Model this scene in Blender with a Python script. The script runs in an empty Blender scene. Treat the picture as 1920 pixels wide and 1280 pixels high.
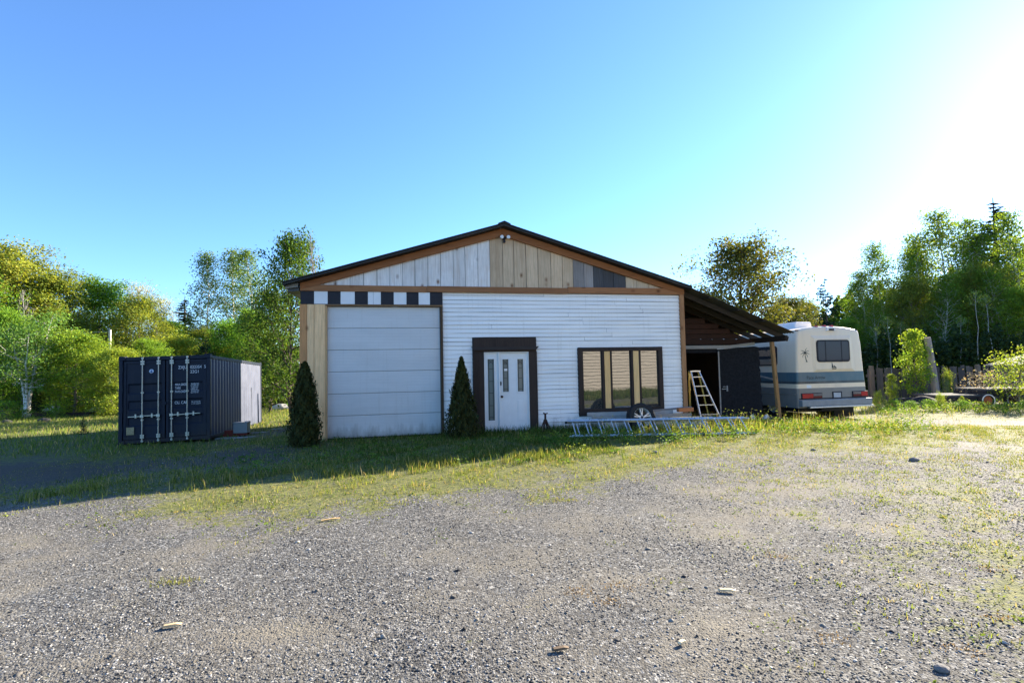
import bpy, bmesh, math, random
import numpy as np
from mathutils import Vector, Matrix
C = bpy.context.scene
COL = C.collection
R_ = math.radians
rnd = random.Random(7)
rng = np.random.default_rng(7)

# ------------------------------------------------------------------ camera, sky, sun, exposure
EYE = 1.6
cam_d = bpy.data.cameras.new('camera'); cam = bpy.data.objects.new('camera', cam_d); COL.objects.link(cam)
cam_d.sensor_width = 36; cam_d.lens = 18.0; cam_d.clip_end = 3000; cam_d.clip_start = 0.05
PITCH = math.atan(52/960); ROLL = 0.020
fw = Vector((0, math.cos(PITCH), math.sin(PITCH))); u0 = Vector((0, -math.sin(PITCH), math.cos(PITCH))); r0 = Vector((1, 0, 0))
rr = r0*math.cos(ROLL) - u0*math.sin(ROLL); uu = r0*math.sin(ROLL) + u0*math.cos(ROLL)
M = Matrix((rr, uu, -fw)).transposed().to_4x4(); M.translation = (0, 0, EYE)
cam.matrix_world = M
C.camera = cam

SUN_AZ, SUN_EL = R_(50.6), R_(22.4)          # azimuth from +Y towards +X
SUN_DIR = Vector((math.sin(SUN_AZ)*math.cos(SUN_EL), math.cos(SUN_AZ)*math.cos(SUN_EL), math.sin(SUN_EL)))
w = bpy.data.worlds.new('World'); C.world = w; w.use_nodes = True
nt = w.node_tree
sky = nt.nodes.new('ShaderNodeTexSky'); sky.sky_type = 'NISHITA'; sky.sun_disc = False
sky.sun_elevation = SUN_EL; sky.sun_rotation = SUN_AZ
sky.air_density = 0.95; sky.dust_density = 0.15; sky.ozone_density = 7.2; sky.altitude = 0
nt.links.new(sky.outputs[0], nt.nodes['Background'].inputs[0])
nt.nodes['Background'].inputs[1].default_value = 0.08
sl = bpy.data.lights.new('sun', 'SUN'); sl.energy = 5.0; sl.angle = R_(0.5); sl.color = (1.0, 0.88, 0.70)
so = bpy.data.objects.new('sun', sl); COL.objects.link(so)
so.rotation_euler = SUN_DIR.to_track_quat('Z', 'Y').to_euler(); so.location = SUN_DIR*60
C.view_settings.view_transform = 'Standard'; C.view_settings.look = 'None'
C.view_settings.exposure = 2.18; C.view_settings.gamma = 1
C.cycles.max_bounces = 8; C.cycles.caustics_reflective = False; C.cycles.caustics_refractive = False

# ------------------------------------------------------------------ helpers
def link(o, parent=None):
    COL.objects.link(o)
    if parent is not None: o.parent = parent
    return o
def tag(o, label=None, cat=None, group=None, kind=None):
    if label: o['label'] = label
    if cat: o['category'] = cat
    if group: o['group'] = group
    if kind: o['kind'] = kind
    return o
def empty(name, label, cat, loc=(0, 0, 0), rz=0, group=None):
    o = bpy.data.objects.new(name, None); o.empty_display_size = 0.3; link(o)
    o.location = loc; o.rotation_euler = (0, 0, rz)
    return tag(o, label, cat, group)
def mesh_np(name, V, F, cols=None, mats=(), mi=None, smooth=False):
    """V (n,3); F (m,k) all faces of k corners; cols (n,3) per vertex."""
    V = np.asarray(V, np.float32); F = np.asarray(F, np.int32)
    me = bpy.data.meshes.new(name); n, k = F.shape
    me.vertices.add(len(V)); me.vertices.foreach_set('co', V.ravel())
    me.loops.add(n*k); me.loops.foreach_set('vertex_index', F.ravel())
    me.polygons.add(n); me.polygons.foreach_set('loop_start', np.arange(0, n*k, k, dtype=np.int32))
    if mi is not None: me.polygons.foreach_set('material_index', np.asarray(mi, np.int32))
    if smooth: me.polygons.foreach_set('use_smooth', np.ones(n, bool))
    for m in mats: me.materials.append(m)
    if cols is not None:
        a = me.color_attributes.new('Col', 'FLOAT_COLOR', 'POINT')
        c4 = np.ones((len(V), 4), np.float32); c4[:, :3] = cols
        a.data.foreach_set('color', c4.ravel())
    me.update(calc_edges=True); me.validate()
    return me
class MB:
    """collects shapes and links them as ONE mesh object"""
    def __init__(s): s.v = []; s.f = []; s.c = []; s.m = []
    def add(s, vs, fs, col=(1, 1, 1), mi=0):
        b = len(s.v); s.v += [tuple(p) for p in vs]; s.c += [col]*len(vs)
        for f in fs: s.f.append([b+i for i in f]); s.m.append(mi)
        return s
    def box(s, x0, x1, y0, y1, z0, z1, col=(1, 1, 1), mi=0):
        vs = [(x, y, z) for z in (z0, z1) for y in (y0, y1) for x in (x0, x1)]
        return s.add(vs, [(0, 2, 3, 1), (4, 5, 7, 6), (0, 1, 5, 4), (2, 6, 7, 3), (0, 4, 6, 2), (1, 3, 7, 5)], col, mi)
    def beam(s, p, q, wd, ht, col=(1, 1, 1), mi=0, up=(0, 0, 1)):
        """box of section wd x ht from p to q"""
        p, q = Vector(p), Vector(q); d = (q-p).normalized(); up = Vector(up)
        sx = d.cross(up)
        if sx.length < 1e-4: sx = d.cross(Vector((0, 1, 0)))
        sx.normalize(); sz = sx.cross(d)
        vs = [e + sx*a*wd/2 + sz*b*ht/2 for e in (p, q) for a, b in ((-1, -1), (1, -1), (1, 1), (-1, 1))]
        return s.add(vs, [(0, 1, 2, 3), (7, 6, 5, 4), (0, 4, 5, 1), (1, 5, 6, 2), (2, 6, 7, 3), (3, 7, 4, 0)], col, mi)
    def prism(s, poly, y0, y1, col=(1, 1, 1), mi=0):
        """poly in (x,z), extruded along y"""
        n = len(poly)
        vs = [(x, y0, z) for x, z in poly] + [(x, y1, z) for x, z in poly]
        fs = [tuple(range(n)), tuple(range(2*n-1, n-1, -1))] + [(i, n+i, n+(i+1) % n, (i+1) % n) for i in range(n)]
        return s.add(vs, fs, col, mi)
    def tube(s, pts, rad, n=8, col=(1, 1, 1), mi=0, cap=True):
        pts = [Vector(p) for p in pts]
        if not hasattr(rad, '__len__'): rad = [rad]*len(pts)
        vs = []; fs = []
        for i, p in enumerate(pts):
            d = (pts[min(i+1, len(pts)-1)] - pts[max(i-1, 0)]).normalized()
            a = d.cross(Vector((0.13, 0.31, 0.94)) if abs(d.z) < 0.9 else Vector((1, 0.2, 0))).normalized(); b = d.cross(a)
            for k in range(n):
                t = 2*math.pi*k/n
                vs.append(p + (a*math.cos(t) + b*math.sin(t))*rad[i])
        for i in range(len(pts)-1):
            for k in range(n):
                fs.append((i*n+k, i*n+(k+1) % n, (i+1)*n+(k+1) % n, (i+1)*n+k))
        if cap: fs += [tuple(range(n-1, -1, -1)), tuple(range((len(pts)-1)*n, len(pts)*n))]
        return s.add(vs, fs, col, mi)
    def lathe(s, prof, axis_o, ax='y', n=28, col=(1, 1, 1), mi=0):
        """prof = [(r, h)]; revolve about the given axis through axis_o"""
        o = Vector(axis_o); vs = []; fs = []
        for r, h in prof:
            for k in range(n):
                t = 2*math.pi*k/n; c, q = r*math.cos(t), r*math.sin(t)
                vs.append(o + (Vector((c, h, q)) if ax == 'y' else Vector((h, c, q)) if ax == 'x' else Vector((c, q, h))))
        m = len(prof)
        for i in range(m-1):
            for k in range(n): fs.append((i*n+k, i*n+(k+1) % n, (i+1)*n+(k+1) % n, (i+1)*n+k))
        return s.add(vs, fs, col, mi)
    def quad(s, a, b, c, d, col=(1, 1, 1), mi=0): return s.add([a, b, c, d], [(0, 1, 2, 3)], col, mi)
    def build(s, name, mats, parent=None, bevel=0, smooth=False, loc=None, rot=None):
        me = bpy.data.meshes.new(name); me.from_pydata(s.v, [], s.f)
        for m in (mats if isinstance(mats, (list, tuple)) else [mats]): me.materials.append(m)
        me.polygons.foreach_set('material_index', np.array(s.m, np.int32))
        a = me.color_attributes.new('Col', 'FLOAT_COLOR', 'POINT')
        c4 = np.ones((len(s.v), 4), np.float32); c4[:, :3] = np.array(s.c, np.float32).reshape(-1, 3)
        a.data.foreach_set('color', c4.ravel())
        bm = bmesh.new(); bm.from_mesh(me); bmesh.ops.recalc_face_normals(bm, faces=bm.faces); bm.to_mesh(me); bm.free()
        if smooth: me.polygons.foreach_set('use_smooth', np.ones(len(me.polygons), bool))
        o = link(bpy.data.objects.new(name, me), parent)
        if bevel:
            b = o.modifiers.new('bevel', 'BEVEL'); b.width = bevel; b.segments = 2; b.limit_method = 'ANGLE'; b.angle_limit = R_(40)
        if smooth:
            e = o.modifiers.new('split', 'EDGE_SPLIT'); e.split_angle = R_(40)
        if loc: o.location = loc
        if rot: o.rotation_euler = rot
        return o

# ------------------------------------------------------------------ materials
class NG:
    def __init__(s, name):
        s.m = bpy.data.materials.new(name); s.m.use_nodes = True; s.t = s.m.node_tree; s.N = s.t.nodes
        s.p = s.N['Principled BSDF']; s.out = s.N['Material Output']
    def n(s, typ, **kw):
        x = s.N.new(typ)
        for k, v in kw.items():
            if k.startswith('i_'): x.inputs[k[2:].replace('_', ' ')].default_value = v
            elif k.startswith('n') and k[1:].isdigit(): x.inputs[int(k[1:])].default_value = v
            else: setattr(x, k, v)
        return x
    def l(s, a, b): s.t.links.new(a, b)
    def coord(s, scale=(1, 1, 1), kind='Object'):
        tc = s.n('ShaderNodeTexCoord'); mp = s.n('ShaderNodeMapping'); mp.inputs['Scale'].default_value = scale
        s.l(tc.outputs[kind], mp.inputs[0]); return mp.outputs[0]
    def noise(s, vec, scale, detail=4, rough=0.55, dist=0):
        x = s.n('ShaderNodeTexNoise'); x.inputs['Scale'].default_value = scale; x.inputs['Detail'].default_value = detail
        x.inputs['Roughness'].default_value = rough; x.inputs['Distortion'].default_value = dist
        s.l(vec, x.inputs['Vector']); return x.outputs['Fac']
    def ramp(s, fac, stops, interp='LINEAR'):
        x = s.n('ShaderNodeValToRGB'); e = x.color_ramp.elements; x.color_ramp.interpolation = interp
        while len(e) < len(stops): e.new(0.5)
        for i, (p, c) in enumerate(stops):
            e[i].position = p; e[i].color = (*c, 1) if hasattr(c, '__len__') else (c, c, c, 1)
        s.l(fac, x.inputs[0]); return x.outputs[0]
    def mix(s, fac, a, b, typ='MIX'):
        x = s.n('ShaderNodeMix', data_type='RGBA', blend_type=typ)
        for v, i in ((fac, 0), (a, 6), (b, 7)):
            if hasattr(v, 'is_linked'): s.l(v, x.inputs[i])
            elif i == 0: x.inputs[0].default_value = v
            else: x.inputs[i].default_value = (*v, 1) if hasattr(v, '__len__') else (v, v, v, 1)
        return x.outputs[2]
    def math(s, op, a, b=0.0):
        x = s.n('ShaderNodeMath', operation=op)
        for v, i in ((a, 0), (b, 1)):
            if hasattr(v, 'is_linked'): s.l(v, x.inputs[i])
            else: x.inputs[i].default_value = v
        return x.outputs[0]
    def attr(s, name='Col'):
        return s.n('ShaderNodeVertexColor', layer_name=name).outputs[0]
    def bump(s, h, strength=0.4, dist=0.01):
        b = s.n('ShaderNodeBump'); b.inputs['Strength'].default_value = strength; b.inputs['Distance'].default_value = dist
        s.l(h, b.inputs['Height']); s.l(b.outputs[0], s.p.inputs['Normal'])
    def fin(s, col, rough=0.6, spec=0.3, metal=0.0):
        if hasattr(col, 'is_linked'): s.l(col, s.p.inputs['Base Color'])
        else: s.p.inputs['Base Color'].default_value = (*col, 1)
        if hasattr(rough, 'is_linked'): s.l(rough, s.p.inputs['Roughness'])
        else: s.p.inputs['Roughness'].default_value = rough
        s.p.inputs['Specular IOR Level'].default_value = spec; s.p.inputs['Metallic'].default_value = metal
        return s.m
def plain(name, col, rough=0.55, spec=0.3, metal=0, var=0.18, scale=6, bump=0.0, stretch=(1, 1, 1), dirt=None, splash=None):
    g = NG(name); v = g.coord(stretch)
    n = g.noise(v, scale, 5, 0.6)
    c = g.mix(1.0, g.attr(), g.ramp(n, [(0.25, [x*(1-var) for x in col]), (0.75, [min(1, x*(1+var)) for x in col])]), 'MULTIPLY')
    if dirt:
        n2 = g.noise(v, scale*0.4, 6, 0.7)
        c = g.mix(g.ramp(n2, [(0.52, 0.0), (0.72, 0.75)]), c, dirt)
    if splash:                                  # mud thrown up by rain: ragged band at the foot of the wall, runs above it
        tc = g.n('ShaderNodeTexCoord'); sx = g.n('ShaderNodeSeparateXYZ'); g.l(tc.outputs['Object'], sx.inputs[0])
        h = g.math('SUBTRACT', sx.outputs[2], g.math('MULTIPLY', g.noise(g.coord((3, 3, 0.8)), 2.6, 6, 0.7), 0.75))
        c = g.mix(g.ramp(g.math('ADD', h, 0.5), [(0.10, 0.75), (0.42, 0.0)]), c, splash)
        c = g.mix(g.ramp(g.noise(g.coord((9, 9, 0.5)), 1.6, 5, 0.7), [(0.55, 0.0), (0.8, 0.28)]), c, [x*1.6 for x in splash])
    if bump: g.bump(g.noise(v, scale*4, 4), bump, 0.01)
    r = g.ramp(n, [(0.2, max(0, rough-0.08)), (0.8, min(1, rough+0.08))])
    return g.fin(c, r, spec, metal)
def wood(name, col, dark, knots=True, rough=0.75, grain=9, bump=0.25, axis='z', stain=0.5):
    g = NG(name)
    st = {'z': (1, 1, 0.06), 'x': (0.06, 1, 1), 'y': (1, 0.06, 1)}[axis]
    v = g.coord(st); vo = g.coord()
    n1 = g.noise(v, grain*4, 6, 0.65, 0.6); n2 = g.noise(v, grain*1.2, 4, 0.6, 1.0); n3 = g.noise(vo, 1.7, 5, 0.65)
    base = g.mix(g.ramp(n1, [(0.35, 0.0), (0.7, 1.0)]), col, [c*0.72 for c in col])
    base = g.mix(g.ramp(n2, [(0.5, 0.0), (0.75, stain)]), base, dark)
    base = g.mix(g.ramp(n3, [(0.45, 0.0), (0.75, 0.55*stain)]), base, dark)
    base = g.mix(1.0, g.attr(), base, 'MULTIPLY')
    if knots:
        ks = {'z': (1, 1, 0.62), 'x': (0.62, 1, 1), 'y': (1, 0.62, 1)}[axis]
        vk = g.coord(ks)
        vor = g.n('ShaderNodeTexVoronoi', feature='F1'); vor.inputs['Scale'].default_value = 3.4; vor.inputs['Randomness'].default_value = 1.0
        g.l(vk, vor.inputs['Vector'])
        base = g.mix(g.ramp(vor.outputs['Distance'], [(0.05, 0.9), (0.11, 0.45), (0.2, 0.0)]), base, [dark[0]*0.45, dark[1]*0.32, dark[2]*0.25])
    g.bump(n1, bump, 0.004)
    return g.fin(base, rough, 0.25)
def leafmat(name, col, yellow, transl=0.42, rough=0.65):
    g = NG(name); a = g.attr()
    oi = g.n('ShaderNodeObjectInfo')
    c = g.mix(g.math('MULTIPLY', oi.outputs['Random'], 0.55), col, yellow)
    c = g.mix(1.0, c, a, 'MULTIPLY')
    g.fin(c, rough, 0.12)
    tr = g.n('ShaderNodeBsdfTranslucent'); tc = g.mix(1.0, c, (1.35, 1.25, 0.6), 'MULTIPLY'); g.l(tc, tr.inputs[0])
    ms = g.n('ShaderNodeMixShader'); ms.inputs[0].default_value = transl
    g.l(g.p.outputs[0], ms.inputs[1]); g.l(tr.outputs[0], ms.inputs[2]); g.l(ms.outputs[0], g.out.inputs[0])
    return g.m
def glassy(name, tint, refl=0.25, rough=0.02, streak=0.0):
    g = NG(name); g.fin(tint, 0.4, 0.05)
    gl = g.n('ShaderNodeBsdfGlossy'); gl.inputs['Roughness'].default_value = rough; gl.inputs[0].default_value = (0.95, 0.97, 1, 1)
    v = g.coord(); n = g.noise(v, 1.6, 2)
    b = g.n('ShaderNodeBump'); b.inputs['Strength'].default_value = 0.045; b.inputs['Distance'].default_value = 0.02
    g.l(n, b.inputs['Height']); g.l(b.outputs[0], gl.inputs['Normal'])
    ms = g.n('ShaderNodeMixShader'); ms.inputs[0].default_value = refl
    g.l(g.p.outputs[0], ms.inputs[1]); g.l(gl.outputs[0], ms.inputs[2]); g.l(ms.outputs[0], g.out.inputs[0])
    return g.m

m_white = plain('white_vinyl_siding', (0.93, 0.90, 0.85), 0.5, 0.3, var=0.07, scale=1.5, stretch=(0.3, 1, 2), splash=(0.26, 0.23, 0.19))
m_white_paint = plain('white_paint', (0.78, 0.78, 0.77), 0.45, 0.35, var=0.06, scale=3)
m_door_white = plain('garage_door_steel', (0.62, 0.62, 0.61), 0.45, 0.35, var=0.09, scale=1.2, stretch=(0.6, 1, 2.5), splash=(0.24, 0.215, 0.18))
m_black = plain('black_paint', (0.022, 0.022, 0.028), 0.6, 0.25, var=0.3, scale=5)
m_dark_back = plain('dark_gap_backing', (0.09, 0.09, 0.09), 0.9, 0.1)
m_gable = wood('weathered_gable_planks', (0.84, 0.76, 0.65), (0.42, 0.27, 0.15), True, stain=0.45)
m_pine = wood('fresh_pine_planks', (0.80, 0.52, 0.27), (0.45, 0.25, 0.10), True, stain=0.35)
m_newpine = wood('bare_new_board', (0.92, 0.58, 0.25), (0.6, 0.32, 0.11), True, stain=0.15)
m_trim = wood('brown_trim_timber', (0.38, 0.175, 0.075), (0.19, 0.08, 0.033), True, axis='x', stain=0.5)
m_trimz = wood('brown_corner_timber', (0.44, 0.22, 0.10), (0.22, 0.10, 0.04), True, axis='z', stain=0.5)
m_rake = wood('red_brown_rake_timber', (0.34, 0.135, 0.05), (0.17, 0.065, 0.028), False, axis='x', stain=0.5)
m_darkwood = wood('old_dark_timber', (0.052, 0.034, 0.026), (0.016, 0.011, 0.009), False, stain=0.6)
m_darkwoodx = wood('old_dark_timber_level', (0.050, 0.038, 0.034), (0.018, 0.013, 0.012), False, axis='x', stain=0.6)
m_roof = plain('dark_roof_metal', (0.05, 0.055, 0.055), 0.6, 0.3, 0.3, var=0.4, scale=3, dirt=(0.10, 0.07, 0.05))
m_sheet = plain('weathered_roof_sheet', (0.075, 0.07, 0.06), 0.55, 0.3, 0.35, var=0.3, scale=2.5, stretch=(0.3, 1, 1), dirt=(0.16, 0.09, 0.05))
m_rafter = wood('old_rafter_timber', (0.045, 0.035, 0.026), (0.02, 0.015, 0.011), False, axis='x')
m_post = wood('orange_brown_post', (0.36, 0.20, 0.08), (0.17, 0.09, 0.04), True, axis='z')
m_tar = plain('black_tar_paper', (0.014, 0.015, 0.018), 0.85, 0.10, var=0.5, scale=14, bump=0.5)
m_greyboard = wood('grey_weathered_board', (0.34, 0.33, 0.31), (0.16, 0.15, 0.14), False, axis='x')
m_redboard = wood('red_brown_boards', (0.045, 0.018, 0.012), (0.014, 0.008, 0.006), False, axis='x')
m_pane = glassy('window_pane', (0.05, 0.05, 0.045), 0.18)
m_leaded = glassy('leaded_pane', (0.15, 0.19, 0.18), 0.03, 0.15)
m_lead = plain('lead_came', (0.03, 0.03, 0.03), 0.5, 0.3)
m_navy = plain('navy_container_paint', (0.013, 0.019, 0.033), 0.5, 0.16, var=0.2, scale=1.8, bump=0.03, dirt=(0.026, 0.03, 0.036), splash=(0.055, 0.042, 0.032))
m_navy_sunlit = plain('sunlit_navy_side_paint', (0.085, 0.10, 0.155), 0.4, 0.4, var=0.12, scale=1.8)  # same navy as the doors, lightened: sun glare put into the side colour
m_galv = plain('galvanised_rods', (0.42, 0.42, 0.36), 0.42, 0.4, 0.55, var=0.2, scale=12)
m_alu = plain('aluminium', (0.62, 0.63, 0.65), 0.32, 0.5, 0.75, var=0.12, scale=10)
m_steel = plain('grey_painted_steel', (0.24, 0.255, 0.26), 0.45, 0.35, var=0.12, scale=4, dirt=(0.22, 0.2, 0.17))
m_letter = plain('white_lettering', (0.72, 0.74, 0.76), 0.6, 0.2, var=0.12, scale=20)
m_rust = plain('rusty_iron', (0.055, 0.028, 0.022), 0.85, 0.2, var=0.5, scale=25, bump=0.5)
m_rubber = plain('tyre_rubber', (0.022, 0.022, 0.023), 0.8, 0.25, var=0.25, scale=20, bump=0.15)
m_rim = plain('alloy_rim', (0.62, 0.62, 0.60), 0.35, 0.5, 0.35, var=0.1, scale=8)
m_yellow = plain('fibreglass_yellow', (0.42, 0.33, 0.08), 0.5, 0.3, var=0.2, scale=8)
m_red_lens = NG('red_lens').fin((0.42, 0.012, 0.015), 0.18, 0.5)
m_bark = plain('grey_brown_bark', (0.16, 0.13, 0.105), 0.9, 0.15, var=0.4, scale=7, bump=0.6, stretch=(1, 1, 0.25))
m_darkbark = plain('dark_bark', (0.075, 0.06, 0.05), 0.9, 0.15, var=0.4, scale=7, bump=0.6, stretch=(1, 1, 0.25))
g = NG('white_birch_bark'); vv = g.coord((1, 1, 7)); nn = g.noise(vv, 2.2, 5, 0.7)
m_birch = g.fin(g.mix(g.ramp(nn, [(0.56, 0.0), (0.66, 1.0)]), (0.66, 0.63, 0.58), (0.06, 0.05, 0.045)), 0.7, 0.2)
m_paleb = plain('pale_dead_bark', (0.27, 0.25, 0.225), 0.85, 0.15, var=0.3, scale=7)
m_greybirch = plain('grey_birch_bark', (0.30, 0.30, 0.28), 0.8, 0.15, var=0.5, scale=5, stretch=(1, 1, 2))
L_MAPLE = leafmat('olive_maple_leaves', (0.20, 0.25, 0.042), (0.30, 0.31, 0.052))
L_GREEN = leafmat('green_leaves', (0.12, 0.26, 0.03), (0.24, 0.34, 0.045))
L_YELL = leafmat('yellow_green_leaves', (0.22, 0.33, 0.04), (0.34, 0.36, 0.06))
L_BIRCH = leafmat('birch_leaves', (0.12, 0.25, 0.055), (0.19, 0.29, 0.06))
L_POPLAR = leafmat('poplar_leaves', (0.12, 0.20, 0.055), (0.18, 0.235, 0.055))
L_BACK = leafmat('backlit_leaves', (0.085, 0.105, 0.028), (0.15, 0.15, 0.03))
L_UNDER = leafmat('shaded_undergrowth', (0.022, 0.045, 0.012), (0.04, 0.06, 0.014), 0.25)  # leaf green darkened to carry the shade under the trees
L_MAPLE2 = leafmat('dark_green_maple_leaves', (0.07, 0.135, 0.022), (0.12, 0.165, 0.03))
L_ASPEN = leafmat('aspen_leaves', (0.125, 0.225, 0.032), (0.25, 0.31, 0.05), 0.52)
L_PALE = leafmat('pale_buds', (0.36, 0.36, 0.22), (0.42, 0.38, 0.22))
L_DARK = leafmat('dark_needles', (0.022, 0.05, 0.028), (0.035, 0.06, 0.025), 0.15)
L_CEDAR = leafmat('cedar_sprays', (0.034, 0.046, 0.012), (0.058, 0.052, 0.013), 0.18)
L_PINK = leafmat('dry_pink_leaves', (0.36, 0.31, 0.25), (0.40, 0.33, 0.26), 0.3)
L_GRASS = leafmat('grass_blades', (1.0, 1.0, 1.0), (1.0, 1.0, 1.0), 0.40)

# ------------------------------------------------------------------ ground
def ss(t):
    t = np.clip(t, 0, 1); return t*t*(3-2*t)
def wob(x, y, s=1.0, k=0.0):
    return (np.sin(x*1.7*s+k)*np.cos(y*1.3*s-k*2) + 0.6*np.sin(x*3.1*s-y*2.3*s+k) + 0.4*np.sin(x*6.7*s+y*5.1*s+1.3+k))/2.0
def gh(x, y):
    x = np.asarray(x, float); y = np.asarray(y, float)
    z = -0.40*ss((-5.3-x)/4.0)*ss((y-3)/7) - 0.12*ss((y-21)/8) - 0.20*ss((x-5.5)/4)*ss((y-11)/4)
    far = ss((np.hypot(x, y)-60)/80)
    near = np.exp(-((x+0.2)/6)**2)*ss((y-10.8)/1.2)*ss((24-y)/1.5)
    return (z + 0.022*wob(x, y, 0.55)*(1-near))*(1-far) - 0.5*far
def edge_y(x):
    return np.interp(x, [-12, -8, -6, -2.5, -1, 0, 1.5, 4, 9.6, 20], [6.8, 6.4, 5.7, 4.7, 5.3, 5.9, 6.6, 7.6, 8.9, 9.5])
def grassness(x, y):
    """0 bare gravel .. 1 grown over"""
    n = wob(x, y, 0.9, 0.7); n2 = wob(x, y, 2.3, 2.1)
    g = ss((y - edge_y(x) + 0.7*n + 0.3*n2)/2.6 + 0.1)*(1-0.25*ss((x-1)/3)*ss((10.8-y)/1.5))
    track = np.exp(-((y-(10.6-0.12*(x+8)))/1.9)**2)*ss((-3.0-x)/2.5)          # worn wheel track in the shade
    g = g*(1-0.85*track)
    drive = ss((x-8.8)/2.0)*np.exp(-((y-14.9+0.25*(x-12))/1.35)**2)            # bright bare drive at the right
    g = g*(1-0.9*drive)
    gap = np.exp(-((x+7.4)/1.6)**2)*ss((y-12.5)/1)*ss((19-y)/2); g = g*(1-0.6*gap)
    r = 0.50*ss((x-0.8)/3.2)*ss((n*0.5+n2*0.5+0.40)/0.7)*ss((y-1.5)/2) + 0.35*ss((x/y-0.82)/0.15)*ss((n2+0.5)/0.6)
    return np.maximum(g, r*(1-drive))
def dirtness(x, y):
    d = 0
    for cx, cy, rx, ry in ((-3.7, 3.85, 0.95, 0.30), (-1.6, 3.25, 0.75, 0.22), (-2.3, 3.1, 0.5, 0.15), (0.2, 3.9, 0.8, 0.35), (-0.2, 4.6, 0.7, 0.3), (1.0, 3.2, 0.6, 0.3), (0.7, 2.75, 0.5, 0.2), (2.6, 5.2, 1.3, 0.4), (3.6, 6.6, 1.6, 0.5), (-4.4, 5.0, 1.2, 0.3), (1.2, 5.6, 1.1, 0.35)):
        d = d + 1.1*np.exp(-((x-cx+0.15*np.sin(y*9))/rx)**2-((y-cy+0.1*np.sin(x*4))/ry)**2)
    return np.clip(d, 0, 1) + (1-np.clip(d, 0, 1))*0.7*ss((wob(x, y, 0.42, 4.4)+wob(x, y, 1.3, 1.2)*0.6-0.22)/0.6)
xs = np.concatenate([-np.geomspace(900, 46, 14), np.arange(-45, 45.01, 0.25), np.geomspace(46, 900, 14)])
ys = np.concatenate([-np.geomspace(900, 13, 14), np.arange(-12, 48.01, 0.25), np.geomspace(49, 900, 14)])
GX, GY = np.meshgrid(xs, ys); nx, ny = len(xs), len(ys)
V = np.stack([GX, GY, gh(GX, GY)], -1).reshape(-1, 3)
ii = (np.arange(ny-1)[:, None]*nx + np.arange(nx-1)[None]).ravel()
F = np.stack([ii, ii+1, ii+nx+1, ii+nx], 1)
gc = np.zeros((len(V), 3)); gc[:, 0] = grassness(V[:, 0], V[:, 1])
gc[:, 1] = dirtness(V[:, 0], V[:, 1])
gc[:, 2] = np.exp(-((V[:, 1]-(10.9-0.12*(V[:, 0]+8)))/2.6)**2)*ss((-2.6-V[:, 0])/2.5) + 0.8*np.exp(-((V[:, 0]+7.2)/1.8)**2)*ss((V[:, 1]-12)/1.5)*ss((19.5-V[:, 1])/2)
g = NG('gravel_and_dirt_ground'); a = g.attr(); sp = g.n('ShaderNodeSeparateColor'); g.l(a, sp.inputs[0])
v = g.coord()
vo = g.n('ShaderNodeTexVoronoi', feature='F1'); vo.inputs['Scale'].default_value = 85; g.l(v, vo.inputs['Vector'])
vb = g.n('ShaderNodeTexVoronoi', feature='F1'); vb.inputs['Scale'].default_value = 42; g.l(v, vb.inputs['Vector'])
s1 = g.n('ShaderNodeSeparateColor'); g.l(vo.outputs['Color'], s1.inputs[0])
s2 = g.n('ShaderNodeSeparateColor'); g.l(vb.outputs['Color'], s2.inputs[0])
st = g.ramp(s1.outputs[0], [(0.0, (0.014, 0.014, 0.015)), (0.35, (0.058, 0.059, 0.059)), (0.7, (0.115, 0.117, 0.115)), (0.92, (0.25, 0.248, 0.236)), (1.0, (0.48, 0.475, 0.45))])
st2 = g.ramp(s2.outputs[0], [(0.0, (0.018, 0.018, 0.02)), (0.5, (0.085, 0.085, 0.083)), (0.9, (0.20, 0.198, 0.188)), (1.0, (0.42, 0.415, 0.39))])
grav = g.mix(g.ramp(g.noise(v, 3.5, 4), [(0.42, 0.0), (0.6, 0.8)]), st, st2)
n_mid = g.noise(v, 1.1, 6, 0.65); n_fine = g.noise(v, 40, 4, 0.7)
dirt = g.ramp(n_fine, [(0.3, (0.115, 0.105, 0.085)), (0.7, (0.225, 0.205, 0.165))])
dm = g.math('MULTIPLY', g.math('ADD', sp.outputs[1], 0.25), g.ramp(n_mid, [(0.40, 0.0), (0.62, 0.85)]))
base = g.mix(dm, grav, dirt)
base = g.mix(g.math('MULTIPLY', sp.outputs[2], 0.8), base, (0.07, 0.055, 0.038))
moss = g.ramp(g.noise(v, 13, 7, 0.8), [(0.34, (0.03, 0.038, 0.010)), (0.48, (0.10, 0.115, 0.026)), (0.6, (0.20, 0.19, 0.055)), (0.72, (0.30, 0.26, 0.11))])
mm = g.math('ADD', g.math('MULTIPLY', sp.outputs[0], 0.95), g.math('ADD', g.math('MULTIPLY', g.math('SUBTRACT', g.noise(v, 16, 6, 0.75), 0.5), 2.2), g.math('MULTIPLY', g.math('SUBTRACT', g.noise(v, 2.2, 4, 0.6), 0.5), 1.5)))
mmf = g.ramp(mm, [(0.42, 0.0), (0.62, 0.9)])
base = g.mix(mmf, base, moss)
base = g.mix(g.ramp(g.noise(v, 0.35, 4), [(0.35, 0.0), (0.7, 0.35)]), base, g.mix(0.5, base, (0.13, 0.115, 0.095)))
hb = g.math('ADD', g.math('MULTIPLY', vo.outputs['Distance'], -1.0), g.math('MULTIPLY', vb.outputs['Distance'], -0.9))
g.bump(hb, 0.5, 0.010)
m_ground = g.fin(base, 0.9, 0.15)
tag(link(bpy.data.objects.new('ground', mesh_np('ground', V, F, gc, [m_ground], smooth=True))), kind='structure')

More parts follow.
